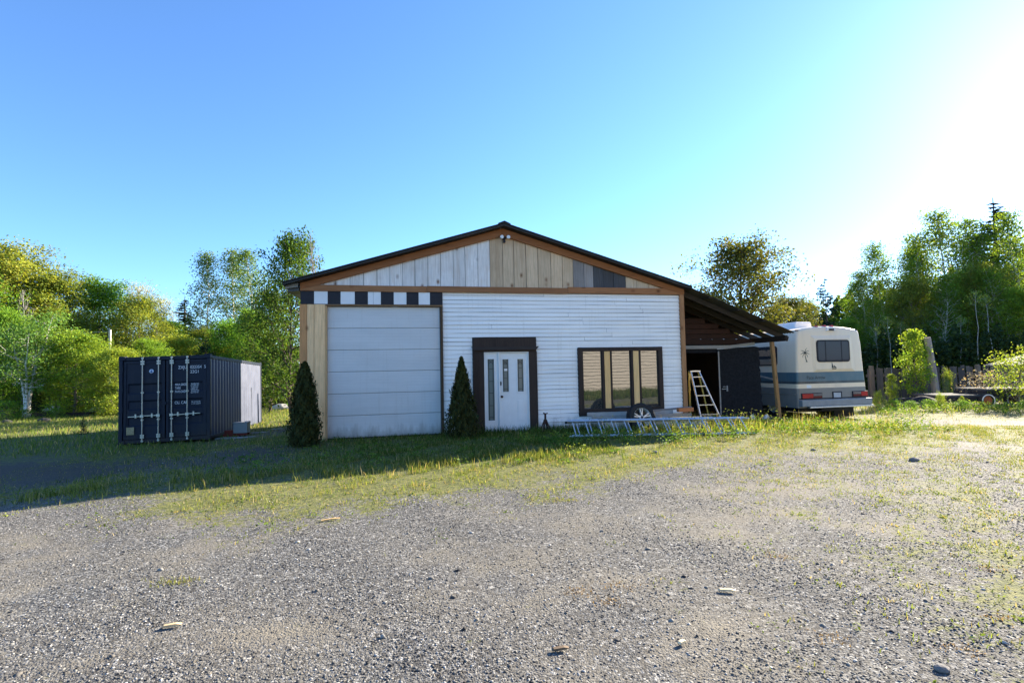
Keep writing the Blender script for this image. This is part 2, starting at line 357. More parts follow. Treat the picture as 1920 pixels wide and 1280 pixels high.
# loose stones lying on the gravel, nearest the camera
def rocks(name, n, xr, yr, smin, smax, mat, cols, dens=None):
    ico = [(0, 0, -1), (0.72, -0.53, -0.45), (-0.28, -0.85, -0.45), (-0.89, 0, -0.45), (-0.28, 0.85, -0.45), (0.72, 0.53, -0.45),
           (0.28, -0.85, 0.45), (-0.72, -0.53, 0.45), (-0.72, 0.53, 0.45), (0.28, 0.85, 0.45), (0.89, 0, 0.45), (0, 0, 1)]
    fa = np.array([(0,2,1),(1,2,6),(0,3,2),(2,3,7),(0,4,3),(3,4,8),(0,5,4),(4,5,9),(0,1,5),(5,1,10),(1,6,10),(2,7,6),(3,8,7),(4,9,8),(5,10,9),(6,7,11),(7,8,11),(8,9,11),(9,10,11),(10,6,11)])
    ico = np.array(ico)
    x = rng.uniform(*xr, n*3); y = yr[0] + (yr[1]-yr[0])*rng.random(n*3)**1.6
    keep = (np.abs(x) < y*1.05+0.4) & (rng.random(n*3) > 0.93*np.clip(grassness(x, y)+0.8*dirtness(x, y), 0, 1))
    if dens is not None: keep &= rng.random(n*3) < dens(x, y)
    x, y = x[keep][:n], y[keep][:n]; n = len(x)
    s = smin*(smax/smin)**(rng.random(n)**2.6)
    J = ico[None]*rng.uniform(0.62, 1.3, (n, 12, 1))
    sc = np.stack([rng.uniform(0.7, 1.35, n), rng.uniform(0.6, 1.1, n), rng.uniform(0.35, 0.75, n)], 1)
    J = J*sc[:, None]*s[:, None, None]
    az = rng.uniform(0, 6.28, n); c, q = np.cos(az)[:, None], np.sin(az)[:, None]
    P = np.stack([J[..., 0]*c-J[..., 1]*q, J[..., 0]*q+J[..., 1]*c, J[..., 2]], -1)
    P += np.stack([x, y, gh(x, y)+s*0.06], 1)[:, None]
    FF = (fa[None] + (np.arange(n)*12)[:, None, None]).reshape(-1, 3)
    pal = np.array(cols); k = rng.integers(0, len(pal), n)
    cc = pal[k]*rng.uniform(0.7, 1.25, (n, 1))
    return tag(link(bpy.data.objects.new(name, mesh_np(name, P.reshape(-1, 3), FF, np.repeat(cc, 12, 0), [mat]))), kind='stuff')
g = NG('loose_stone'); nn = g.noise(g.coord(), 60, 3)
m_stone = g.fin(g.mix(1.0, g.attr(), g.ramp(nn, [(0.3, 0.75), (0.7, 1.1)]), 'MULTIPLY'), 0.85, 0.2)
PAL = [(0.035, 0.035, 0.037), (0.06, 0.06, 0.06), (0.10, 0.10, 0.098), (0.15, 0.148, 0.14), (0.22, 0.215, 0.20), (0.12, 0.112, 0.10), (0.36, 0.355, 0.345), (0.17, 0.155, 0.13)]
rocks('gravel', 120000, (-8.5, 9.5), (2.2, 9), 0.0034, 0.0105, m_stone, PAL)
rocks('pebbles', 600, (-9, 10), (2.2, 12), 0.010, 0.027, m_stone, PAL)

# ------------------------------------------------------------------ house (workshop)
YAW = R_(12.4)
HA = Vector((math.cos(YAW), math.sin(YAW), 0)); HD = Vector((-math.sin(YAW), math.cos(YAW), 0)); HO = Vector((0, 13.3, 0))
def hw(a, d, z=0): return HO + HA*a + HD*d + Vector((0, 0, z))
house = empty('workshop_building', 'low gabled workshop with white siding, big roll-up door and weathered plank gable', 'building', HO, YAW)
XL, XR, DEP = -5.20, 4.96, 9.3
APX, APZ = -0.20, 5.22
def rakez(x, top=APZ):      # underside line of roof along the front
    return top - (abs(x-APX))*((top-3.70)/(5.0 if x < APX else 5.16))
# structural shell (front backing, sides, back)
b = MB()
b.box(XL+0.05, -4.58, 0.06, 0.16, -0.1, 3.62); b.box(-1.86, XR-0.05, 0.06, 0.16, 2.06, 3.62)
b.box(-1.86, -0.98, 0.06, 0.16, -0.1, 2.06); b.box(0.62, 1.80, 0.06, 0.16, -0.1, 2.06); b.box(4.22, XR-0.05, 0.06, 0.16, -0.1, 2.06)
b.box(1.80, 4.22, 0.06, 0.16, -0.1, 0.40); b.box(-4.58, -1.86, 0.06, 0.16, 3.23, 3.62)
b.prism([(XL+0.05, 3.62), (XR-0.05, 3.62), (XR-0.05, 3.66), (APX, APZ-0.06), (XL+0.05, 3.66)], 0.06, 0.16)
b.build('wall_backing', m_dark_back, house)
for xw in (XL, XR-0.12):     # side walls, board clad
    b = MB()
    for i in range(30):
        y0 = 0.17 + i*(DEP-0.17)/30; y1 = y0 + (DEP-0.17)/30 - 0.008; c = rnd.uniform(0.8, 1.1)
        b.box(xw, xw+0.12, y0, y1, -0.1, 3.66, (c, c, c))
    b.build('side_wall', m_pine, house)
b = MB(); b.prism([(XL+0.13, -0.1), (XR-0.13, -0.1), (XR-0.13, 3.66), (APX, APZ-0.04), (XL+0.13, 3.66)], DEP-0.12, DEP)
b.build('rear_wall', m_pine, house)
b = MB(); b.box(1.5, 4.6, 0.9, 0.95, 0.0, 2.6); b.box(-5, 4.8, 0.3, 9.0, -0.05, -0.02)
b.build('interior', plain('dim_interior', (0.10, 0.09, 0.08), 0.9), house)

# white clapboards: uneven laps, each board its own slight sag
b = MB()
zb, k = -0.02, 0
def lap(x0, x1, z0, z1):
    n = max(2, int((x1-x0)/0.55)+1)
    xs_ = np.linspace(x0, x1, n)
    dz = np.array([rnd.uniform(-0.006, 0.004) for _ in xs_]); dy = np.array([rnd.uniform(-0.006, 0.006) for _ in xs_])
    c = rnd.uniform(0.93, 1.0)
    vs = []; fs = []
    for i, x in enumerate(xs_):
        vs += [(x, 0.020+dy[i], z0+dz[i]), (x, 0.046, z1-0.001), (x, 0.055, z0+dz[i]+0.004)]
    for i in range(n-1):
        q = 3*i; fs += [(q, q+3, q+4, q+1), (q, q+2, q+5, q+3)]
    b.add(vs, fs, (c, c, c*1.0))
STEP = 0.107
while zb < 3.58:
    z1 = min(zb+STEP*rnd.uniform(0.95, 1.05), 3.60); top = z1 - rnd.uniform(0.002, 0.009)
    spans = [(-1.78, XR-0.10)]
    def cut(sp, c0, c1):
        o = []
        for s0, s1 in sp:
            if c1 <= s0 or c0 >= s1: o.append((s0, s1)); continue
            if c0 > s0: o.append((s0, c0))
            if c1 < s1: o.append((c1, s1))
        return o
    if zb < 2.40: spans = cut(spans, -1.04, 0.66)
    if 0.36 < (zb+z1)/2 < 2.16: spans = cut(spans, 1.79, 4.25)
    for s0, s1 in spans:
        j = rnd.uniform(s0+0.8, s1-0.8) if s1-s0 > 3.2 else None
        if j: lap(s0, j-0.002, zb, top); lap(j+0.002, s1, zb, top)
        else: lap(s0, s1, zb, top)
    zb = z1
b.build('clapboard_siding', m_white, house)

# gable planks
edges = [-5.05, -4.64, -4.36, -4.03, -3.71, -3.39, -3.08, -2.77, -2.46, -2.14, -1.82, -1.50, -1.19, -0.86, -0.54, -0.20, 0.10, 0.43, 0.75, 1.11, 1.43, 1.73, 2.04, 2.31, 2.59, 2.90, 3.25, 3.58, 3.94, 4.29, 4.75]
b = MB(); b2 = MB()
for i in range(len(edges)-1):
    x0, x1 = edges[i]+0.004, edges[i+1]-rnd.uniform(0.004, 0.011); xm = (x0+x1)/2
    if xm < -0.55: c = rnd.uniform(0.90, 1.12); col = (c, c*1.05, c*1.15)
    elif xm < 1.72: c = rnd.uniform(0.66, 0.88); col = (c*1.08, c*0.88, c*0.66)
    elif xm < 2.32: c = rnd.uniform(0.33, 0.46); col = (c, c*1.0, c*1.08)
    elif xm < 3.26: c = rnd.uniform(0.085, 0.115); col = (c, c*1.12, c*1.4)
    else: c = rnd.uniform(0.70, 0.85); col = (c, c*0.88, c*0.72)
    y = 0.025 + rnd.uniform(-0.006, 0.006)
    zt = [rakez(x)-0.02 for x in (x0, x1)]
    poly = [(x0, 3.70), (x1, 3.70), (x1, zt[1])] + ([(APX, rakez(APX)-0.02)] if x0 < APX < x1 else []) + [(x0, zt[0])]
    (b).prism(poly, y, 0.05, col)
b.build('gable_planks', m_gable, house)
b = MB()                                            # long level trim, two lengths
b.box(-5.17, -2.18, -0.035, 0.018, 3.575, 3.725, (1, 1, 1)); b.box(-2.175, 1.55, -0.038, 0.018, 3.585, 3.735, (0.92, 0.9, 0.9)); b.box(1.555, 4.97, -0.035, 0.018, 3.60, 3.765, (1.05, 1, 0.97))
b.build('trim_board', m_trim, house, bevel=0.004)
for s in (-1, 1):
    b = MB(); xe = -5.17 if s < 0 else 4.98
    zt0, zt1 = rakez(xe, APZ), APZ
    b.prism([(APX, zt1+0.06), (xe, zt0+0.05), (xe, zt0-0.09), (xe-s*0.02, zt0-0.10), (APX, zt1-0.14)], -0.045-0.003*(s+1), 0.016, (1, 1, 1))
    b.build('rake_board', m_rake, house, bevel=0.004)
b = MB(); b.box(XR-0.11, XR+0.015, -0.03, 0.05, -0.05, 3.598); b.build('corner_board', m_trimz, house, bevel=0.004)
# black and white chequered band
ck = [-5.17, -4.86, -4.55, -4.25, -3.92, -3.61, -3.30, -2.99, -2.68, -2.38, -2.10, -1.79]
b = MB()
for i in range(11):
    if i == 5:
        b.box(ck[i]+0.002, ck[i]+0.125, -0.006, 0.03, 3.262, 3.570, mi=0); b.box(ck[i]+0.131, ck[i+1]-0.002, -0.005, 0.03, 3.262, 3.572, mi=0)
    else: b.box(ck[i]+0.001, ck[i+1]-0.001, -0.006+0.001*(i % 3), 0.03, 3.262+0.004*(i % 2), 3.572, (1, 1, 1), i % 2 == 0 and 1 or 0)
b.build('chequered_band', [m_white_paint, m_black], house)
b = MB()                                            # pine planks left of the roll-up door
pp = [-5.19, -5.02, -4.86, -4.60]
for i in range(3):
    c = rnd.uniform(0.92, 1.08); col = (c*0.80, c*0.60, c*0.46) if i == 0 else (c*1.3, c*1.27, c*1.25)
    b.box(pp[i]+0.003, pp[i+1]-0.004, -0.004+0.004*i, 0.045, -0.06, 3.255, col)
b.build('pine_planks', m_pine, house, bevel=0.003)
b = MB(); b.box(-4.60, -4.565, -0.02, 0.10, -0.05, 3.215, (0.8, 0.75, 0.7)); b.box(-1.84, -1.785, -0.02, 0.10, -0.05, 3.215, (0.12, 0.11, 0.11)); b.box(-4.60, -1.785, -0.025, 0.10, 3.217, 3.256, (0.30, 0.27, 0.25))
b.build('door_jamb', m_pine, house)
gd = MB()                                           # roll-up door, six sections with fine embossed ribs
zs = np.linspace(0.02, 3.21, 7)
for i in range(6):
    z0, z1 = zs[i]+0.004, zs[i+1]-0.004
    prof = [(0.082, z0), (0.074, z0+0.012)]
    nr = 7
    for r in range(1, nr):
        zr = z0 + (z1-z0)*r/nr
        prof += [(0.074, zr-0.006), (0.0765, zr), (0.074, zr+0.006)]
    prof += [(0.074, z1-0.012), (0.082, z1)]
    vs = []; fs = []
    for y, z in prof: vs += [(-4.563, y, z), (-1.842, y, z)]
    for j in range(len(prof)-1): fs.append((2*j, 2*j+1, 2*j+3, 2*j+2))
    c = 1.0 + rnd.uniform(-0.02, 0.02); gd.add(vs, fs, (c, c, c))
gd.box(-4.563, -1.842, 0.090, 0.11, 0.0, 3.215, (0.15, 0.15, 0.15))
gdo = gd.build('garage_door', m_door_white, house)
b = MB(); b.box(-4.56, -1.845, 0.060, 0.088, -0.03, 0.022); b.build('rubber_seal', m_rubber, gdo)

# entry: door, sidelight, dark surround
b = MB(); b.box(-1.04, -0.75, -0.035, 0.10, -0.05, 2.052, (1, 1, 1)); b.box(-1.035, -0.86, -0.0395, -0.030, -0.05, 2.05, (0.8, 0.75, 0.7)); b.build('door_surround', m_darkwood, house, bevel=0.004)
b = MB(); b.box(0.435, 0.655, -0.035, 0.10, -0.05, 2.052, (1, 1, 1)); b.build('door_surround', m_darkwood, house, bevel=0.004)
b = MB(); b.box(-1.02, 0.635, -0.04, 0.09, 2.055, 2.42); b.build('lintel', m_darkwood, house, bevel=0.004)
b = MB(); b.prism([(-1.08, 2.185), (0.70, 2.185), (0.62, 2.10), (-1.0, 2.10)], -0.10, -0.042); b.build('lintel_moulding', m_darkwoodx, house)
b = MB(); b.box(-0.748, -0.725, -0.02, 0.09, 0.0, 2.05); b.box(-0.375, -0.345, -0.03, 0.09, 0.0, 2.05); b.box(0.405, 0.433, -0.02, 0.09, 0.0, 2.05); b.box(-0.724, 0.404, -0.015, 0.09, 2.025, 2.05)
b.build('door_frame', m_white_paint, house, bevel=0.003)
def panel_door(name, x0, x1, z0, z1, openings, embosses, parent):
    """slab with framed openings and raised panels"""
    b = MB(); y = 0.03
    xs_ = sorted({x0, x1, *[o[0] for o in openings], *[o[1] for o in openings]}); 
    zt = max(o[3] for o in openings); zl = min(o[2] for o in openings)
    b.box(x0, x1, y, y+0.045, z0, zl); b.box(x0, x1, y, y+0.045, zt, z1)
    for i in range(len(xs_)-1):
        xm = (xs_[i]+xs_[i+1])/2
        if not any(o[0] < xm < o[1] for o in openings): b.box(xs_[i], xs_[i+1], y, y+0.045, zl, zt)
    for ox0, ox1, oz0, oz1 in openings:             # moulding
        t = 0.03
        b.box(ox0-t, ox0, y-0.014, y-0.001, oz0-t, oz1+t); b.box(ox1, ox1+t, y-0.014, y-0.001, oz0-t, oz1+t)
        b.box(ox0, ox1, y-0.014, y-0.001, oz1, oz1+t); b.box(ox0, ox1, y-0.014, y-0.001, oz0-t, oz0)
    for ex0, ex1, ez0, ez1 in embosses:
        b.box(ex0, ex1, y-0.006, y-0.001, ez0, ez1); b.box(ex0+0.03, ex1-0.03, y-0.012, y-0.0065, ez0+0.03, ez1-0.03)
    return b.build(name, m_white_paint, parent, bevel=0.003)
ed = panel_door('entry_door', -0.343, 0.403, 0.03, 2.022, [(-0.26, -0.10, 1.02, 1.86), (0.135, 0.295, 1.02, 1.86)], [(-0.27, -0.08, 0.25, 0.80), (0.115, 0.305, 0.25, 0.80)], house)
sd = panel_door('sidelight', -0.723, -0.377, 0.03, 2.022, [(-0.65, -0.48, 0.30, 1.87)], [], house)
def leaded(par, x0, x1, z0, z1, bars):
    p = MB(); p.box(x0, x1, 0.045, 0.055, z0, z1); o = p.build('door_pane', m_leaded, par)
    q = MB(); t = 0.006
    for x in (x0+0.03, x1-0.03): q.box(x-t, x+t, 0.036, 0.0445, z0, z1)
    for z in bars: q.box(x0+0.03, x1-0.03, 0.034, 0.0435, z-t, z+t)
    xm = (x0+x1)/2; zt = z1-0.13
    pts = [(xm+0.05*math.cos(t_), 0.039, zt+0.05*math.sin(t_)) for t_ in np.linspace(0, math.pi, 9)]
    q.tube(pts, 0.006, 5); q.tube([(xm, 0.039, zt+0.05), (xm-0.07, 0.039, z1)], 0.005, 5); q.tube([(xm, 0.039, zt+0.05), (xm+0.07, 0.039, z1)], 0.005, 5)
    q.build('lead_lines', m_lead, o)
leaded(ed, -0.26, -0.10, 1.02, 1.86, [1.09, 1.37, 1.63, 1.74]); leaded(ed, 0.135, 0.295, 1.02, 1.86, [1.09, 1.37, 1.63, 1.74])
leaded(sd, -0.65, -0.48, 0.30, 1.87, [0.38, 0.68, 1.0, 1.3, 1.62])
b = MB(); b.box(-0.215, -0.135, 0.030, 0.0335, 1.56, 1.62); b.build('sticker', m_white_paint, ed)
b = MB(); b.lathe([(0.001, -0.055), (0.022, -0.052), (0.032, -0.035), (0.030, -0.02), (0.014, -0.012), (0.014, -0.004), (0.033, -0.002), (0.033, 0.0)], (-0.29, 0.029, 0.90), n=18); b.build('door_knob', m_rust, ed, smooth=True)
b = MB(); b.box(-0.325, -0.300, 0.008, 0.029, 1.19, 1.29); b.lathe([(0.001, -0.012), (0.018, -0.01), (0.02, 0.0)], (-0.312, 0.007, 1.24), n=14); b.build('deadbolt', m_lead, ed)
b = MB(); b.box(-0.75, 0.44, -0.09, 0.09, -0.03, 0.028); b.build('threshold', m_greyboard, house)

# triple window
b = MB()
b.box(1.795, 1.93, -0.03, 0.10, 0.345, 2.145); b.box(4.13, 4.255, -0.03, 0.10, 0.345, 2.145)
b.box(1.93, 4.13, -0.032, 0.10, 2.035, 2.143); b.box(1.93, 4.13, -0.034, 0.10, 0.345, 0.505)
for x0, x1 in ((2.47, 2.535), (2.70, 2.755), (3.31, 3.375), (3.54, 3.60)): b.box(x0, x1, -0.028, 0.10, 0.505, 2.035)
b.build('window_frame', m_darkwood, house, bevel=0.004)
for x0, x1, c in ((2.537, 2.698, (1.0, 0.96, 0.9)), (3.377, 3.538, (1.0, 1.0, 1.0))):
    b = MB(); b.box(x0, x1, -0.024, 0.09, 0.44, 2.033, c); b.build('mullion_board', m_newpine, house, bevel=0.003)
for x0, x1 in ((1.93, 2.47), (2.755, 3.31), (3.60, 4.13)):
    b = MB(); b.box(x0, x1, 0.035, 0.045, 0.505, 2.035); b.build('window_pane', m_pane, house)

# roof
def corrug(x0, z0, x1, z1, y0, y1, wl, amp, thick, n_per=6, nslope=1):
    """sheet from (x0,z0) down to (x1,z1), waves run down the slope"""
    ny_ = int((y1-y0)/wl*n_per)+1; yy = np.linspace(y0, y1, ny_)
    d = Vector((x1-x0, 0, z1-z0)).normalized(); nrm = Vector((-d.z, 0, d.x)); nrm = nrm if nrm.z > 0 else -nrm
    vs = []; fs = []
    for i in range(nslope+1):
        t = i/nslope
        for y in yy:
            h = amp*math.cos(2*math.pi*(y-y0)/wl); p = Vector((x0+(x1-x0)*t, y, z0+(z1-z0)*t)) + nrm*h
            vs += [p, p - nrm*thick]
    m = 2*ny_
    for i in range(nslope):
        for j in range(ny_-1):
            q = i*m+2*j
            fs += [(q, q+2, q+m+2, q+m), (q+1, q+m+1, q+m+3, q+3)]
        fs += [(i*m, i*m+m, i*m+m+1, i*m+1), (i*m+m-2, i*m+m-1, i*m+2*m-1, i*m+2*m-2)]
    for j in range(ny_-1):
        fs += [(2*j, 2*j+1, 2*j+3, 2*j+2), (nslope*m+2*j, nslope*m+2*j+2, nslope*m+2*j+3, nslope*m+2*j+1)]
    return vs, fs
b = MB()
zr = APZ+0.13
for s, xe in ((-1, -5.52), (1, 5.10)):
    ze = rakez(xe)+0.125
    vs, fs = corrug(APX, zr, xe, ze, -0.30, DEP+0.3, 0.20, 0.016, 0.012, 6); b.add(vs, fs)
    b.add([(APX, -0.28, zr-0.018), (xe, -0.28, ze-0.018), (xe, DEP+0.28, ze-0.018), (APX, DEP+0.28, zr-0.018), (APX, -0.28, zr-0.062), (xe, -0.28, ze-0.062), (xe, DEP+0.28, ze-0.062), (APX, DEP+0.28, zr-0.062)],
          [(0, 1, 2, 3), (4, 7, 6, 5), (0, 4, 5, 1), (3, 2, 6, 7), (1, 5, 6, 2)], (0.6, 0.55, 0.5))
roof = b.build('roof', m_roof, house)
b = MB(); b.prism([(APX-0.16, zr-0.02), (APX, zr+0.045), (APX+0.16, zr-0.025), (APX+0.16, zr-0.01), (APX, zr+0.06), (APX-0.16, zr-0.005)], -0.31, DEP+0.31); b.build('ridge_cap', m_roof, roof)
b = MB(); b.prism([(-5.50, 3.62), (-5.22, 3.66), (-5.22, 3.78), (-5.50, 3.70)], -0.05, DEP); b.prism([(-5.46, 3.55), (-5.20, 3.58), (-5.20, 3.655), (-5.46, 3.615)], 0.02, 0.5, (0.25, 0.25, 0.25))
b.build('soffit', m_steel, house)

# ------------------------------------------------------------------ floodlight on the gable
fl = empty('floodlight', 'twin-head security floodlight fixed high on the gable planks', 'lamp', hw(-0.16, 0.0, 5.02), YAW)
b = MB(); b.lathe([(0.001, -0.05), (0.045, -0.045), (0.05, -0.0)], (0, 0.02, 0), n=16); b.tube([(0, -0.04, 0), (-0.05, -0.09, 0.02)], 0.012, 6); b.tube([(0, -0.04, 0), (0.07, -0.09, 0.02)], 0.012, 6); b.tube([(0.05, -0.05, 0.03), (0.12, -0.08, 0.09)], 0.006, 5)
b.build('bracket', m_black, fl)
m_lens = plain('frosted_lens', (0.75, 0.78, 0.80), 0.3, 0.5)
for x in (-0.075, 0.10):
    b = MB(); b.lathe([(0.001, -0.13), (0.045, -0.12), (0.05, -0.10), (0.03, -0.05), (0.001, -0.045)], (x, -0.0, 0.02), n=16); b.build('lamp_head', m_lens, fl, smooth=True)
b = MB(); b.lathe([(0.001, -0.09), (0.03, -0.085), (0.035, -0.02)], (-0.005, 0, -0.09), n=14); b.build('motion_sensor', m_black, fl)
b = MB(); b.tube([(-0.02, -0.05, 0.32), (-0.09, -0.06, 0.30), (-0.10, -0.06, 0.24)], 0.022, 8); b.build('conduit', plain('grey_conduit', (0.42, 0.40, 0.38), 0.5), fl)

# ------------------------------------------------------------------ lean-to
lean = empty('lean_to', 'dark open lean-to of old metal sheets on rafters at the right of the workshop', 'shed', HO, YAW)
LX0, LZ0, LX1, LZ1 = 4.99, 3.80, 8.38, 2.50
def lz(x): return LZ0 + (LZ1-LZ0)*(x-LX0)/(LX1-LX0)
b = MB()
y = -0.22; k = 0
while y < 6.3:
    xe = LX1 - (0.38 if k else 0.0) - rnd.uniform(0, 0.06)*(k > 0); dz = 0.012*(k % 2)
    vs, fs = corrug(LX0-0.1, lz(LX0-0.1)+dz, xe, lz(xe)+dz-(0.0), y, y+0.92, 0.11, 0.011, 0.003, 6); c = rnd.uniform(0.7, 1.15)
    b.add(vs, fs, (c, c, c)); y += 0.88; k += 1
b.build('roof_sheet', m_sheet, lean)
for k in range(11):
    y = 0.16+k*0.56
    b = MB(); xe = 8.42 + rnd.uniform(-0.05, 0.05)
    b.beam((LX0+0.02, y, lz(LX0)-0.13), (xe, y, lz(xe)-0.13), 0.05, 0.14, (rnd.uniform(0.8, 1.1),)*3); b.build('rafter', m_rafter, lean)
b = MB()
for x in (5.7, 6.6, 7.4): b.beam((x, -0.2, lz(x)-0.030), (x, 6.2, lz(x)-0.030), 0.09, 0.03)
b.build('purlin', m_rafter, lean)
b = MB(); b.beam((8.0, -0.34, lz(8.0)-0.31), (7.96, 6.0, lz(8.0)-0.31), 0.09, 0.16, (0.45, 0.4, 0.36)); b.build('eave_beam', m_rafter, lean, bevel=0.008)
b = MB(); b.beam((7.93, 0.0, -0.25), (7.78, 0.0, lz(8.0)-0.40), 0.095, 0.095); b.build('post', m_post, lean, bevel=0.006)
BY = 0.95
b = MB()     # tar-papered front: strip, head strip
b.box(4.99, 5.52, BY, BY+0.05, -0.15, 2.24); b.box(5.52, 6.62, BY, BY+0.05, 1.98, 2.22)
b.build('tarred_wall', m_tar, lean)
ragged = [(6.60, -0.2), (8.02, -0.2)]
for z in np.linspace(0, 2.12, 22): ragged.append((8.05 + 0.02*(2.1-z) + rnd.uniform(-0.025, 0.025), z))
ragged += [(7.9, 2.16), (7.3, 2.13), (6.62, 2.06)]
b = MB(); b.prism(ragged, BY-0.035, BY+0.0); dr = b.build('shed_door', m_tar, lean, rot=None)
b = MB(); b.box(6.615, 6.655, BY-0.05, BY-0.036, 0.1, 2.02); b.build('door_edge', m_greyboard, dr)
b = MB(); b.box(6.70, 6.88, BY-0.055, BY-0.037, 0.86, 0.885); b.box(6.86, 6.90, BY-0.06, BY-0.037, 0.80, 0.97); b.box(6.74, 6.84, BY-0.052, BY-0.037, 0.93, 0.95); b.build('latch', m_steel, dr)
b = MB(); b.box(5.0, 7.0, BY-0.06, BY-0.002, 2.10, 2.20); b.beam((7.0, BY-0.03, 2.15), (7.9, BY-0.03, 2.24), 0.055, 0.09); b.build('header_board', m_greyboard, lean)
b = MB()
for i in range(5):
    z = 2.24+i*0.16; x1 = min(8.0, LX0+(LZ0-z-0.42)/((LZ0-LZ1)/(LX1-LX0)))
    if x1 > 5.2: b.box(5.0, x1-rnd.uniform(0, 0.2), BY+0.0+0.01*(i % 2), BY+0.03+0.01*(i % 2), z, z+0.145, (rnd.uniform(0.6, 1.1),)*3)
b.build('red_boards', m_redboard, lean)
b = MB(); b.box(8.0, 8.05, BY+0.06, 6.0, -0.3, 2.15); b.box(4.99, 8.05, 6.0, 6.05, -0.3, 3.0); b.build('tarred_side_wall', m_tar, lean)

# ------------------------------------------------------------------ shipping container
ct = empty('shipping_container', 'dark navy steel shipping container with four locking rods and white markings', 'container', (-11.56, 15.07, -0.39), R_(12.7))
ct.rotation_euler = (-0.026, -0.021, R_(12.7))
CW, CL, CH = 2.44, 6.06, 2.59
b = MB()
P = 0.10
for x in (0, CW-P):
    for y in (0, CL-P): b.box(x, x+P, y, y+P, 0.12, CH-0.12)
for z in (0.02, CH-0.13):
    b.box(P, CW-P, 0.02, 0.12, z, z+0.11); b.box(P, CW-P, CL-0.10, CL-0.0, z, z+0.11)
    b.box(0.0, 0.06, P, CL-P, z, z+0.10); b.box(CW-0.06, CW, P, CL-P, z, z+0.10)
b.build('frame', m_navy, ct, bevel=0.008)
for x in (0, CW-0.165):
    for y in (-0.006, CL-0.165):
        for z in (0.0, CH-0.118):
            b = MB(); b.box(x-0.004, x+0.169, y, y+0.178, z, z+0.12); b.build('corner_casting', m_navy, ct, bevel=0.01)
def corr_wall(x, y0, y1, z0, z1, out, pitch=0.278, dep=0.036):
    vs = []; fs = []; y = y0; sec = []
    while y < y1-0.02:
        for dy, h in ((0.0, 0), (0.072, 0), (0.14, 1), (0.212, 1)): 
            if y+dy < y1: sec.append((y+dy, h))
        y += pitch
    sec.append((y1, 0))
    for yy, h in sec:
        xx = x - out*dep*h; vs += [(xx, yy, z0), (xx, yy, z1)]
    for i in range(len(sec)-1): fs.append((2*i, 2*i+2, 2*i+3, 2*i+1))
    return vs, fs
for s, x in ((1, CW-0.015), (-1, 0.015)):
    b = MB(); b.add(*corr_wall(x, P, CL-P, 0.12, CH-0.12, s)); b.build('corrugated_side', m_navy_sunlit, ct)
b = MB(); b.box(0.06, CW-0.06, 0.1, CL-0.1, CH-0.05, CH-0.035); b.box(0.06, CW-0.06, CL-0.05, CL-0.02, 0.12, CH-0.12); b.box(0.06, CW-0.06, 0.1, CL-0.1, 0.10, 0.14); b.build('roof_panel', m_navy, ct)
def clabel(par, txt, x, z, h, y=0.012, sx=0.8, mat=None):
    cu = bpy.data.curves.new('lettering', 'FONT'); cu.body = txt; cu.size = h*1.38; cu.extrude = 0.001; cu.align_x = 'LEFT'
    cu.materials.append(mat or m_letter)
    tmp = link(bpy.data.objects.new('lettering_curve', cu)); bpy.context.view_layer.update()
    me = bpy.data.meshes.new_from_object(tmp.evaluated_get(bpy.context.evaluated_depsgraph_get())); bpy.data.objects.remove(tmp); bpy.data.curves.remove(cu); me.name = 'lettering'
    if len(me.materials) == 0: me.materials.append(mat or m_letter)
    vc = me.color_attributes.new('Col', 'FLOAT_COLOR', 'POINT'); vc.data.foreach_set('color', np.ones(len(me.vertices)*4, np.float32))
    o = link(bpy.data.objects.new('lettering', me), par); o.location = (x, y, z); o.rotation_euler = (R_(90), 0, 0); o.scale = (sx, 1, 1)
    return o
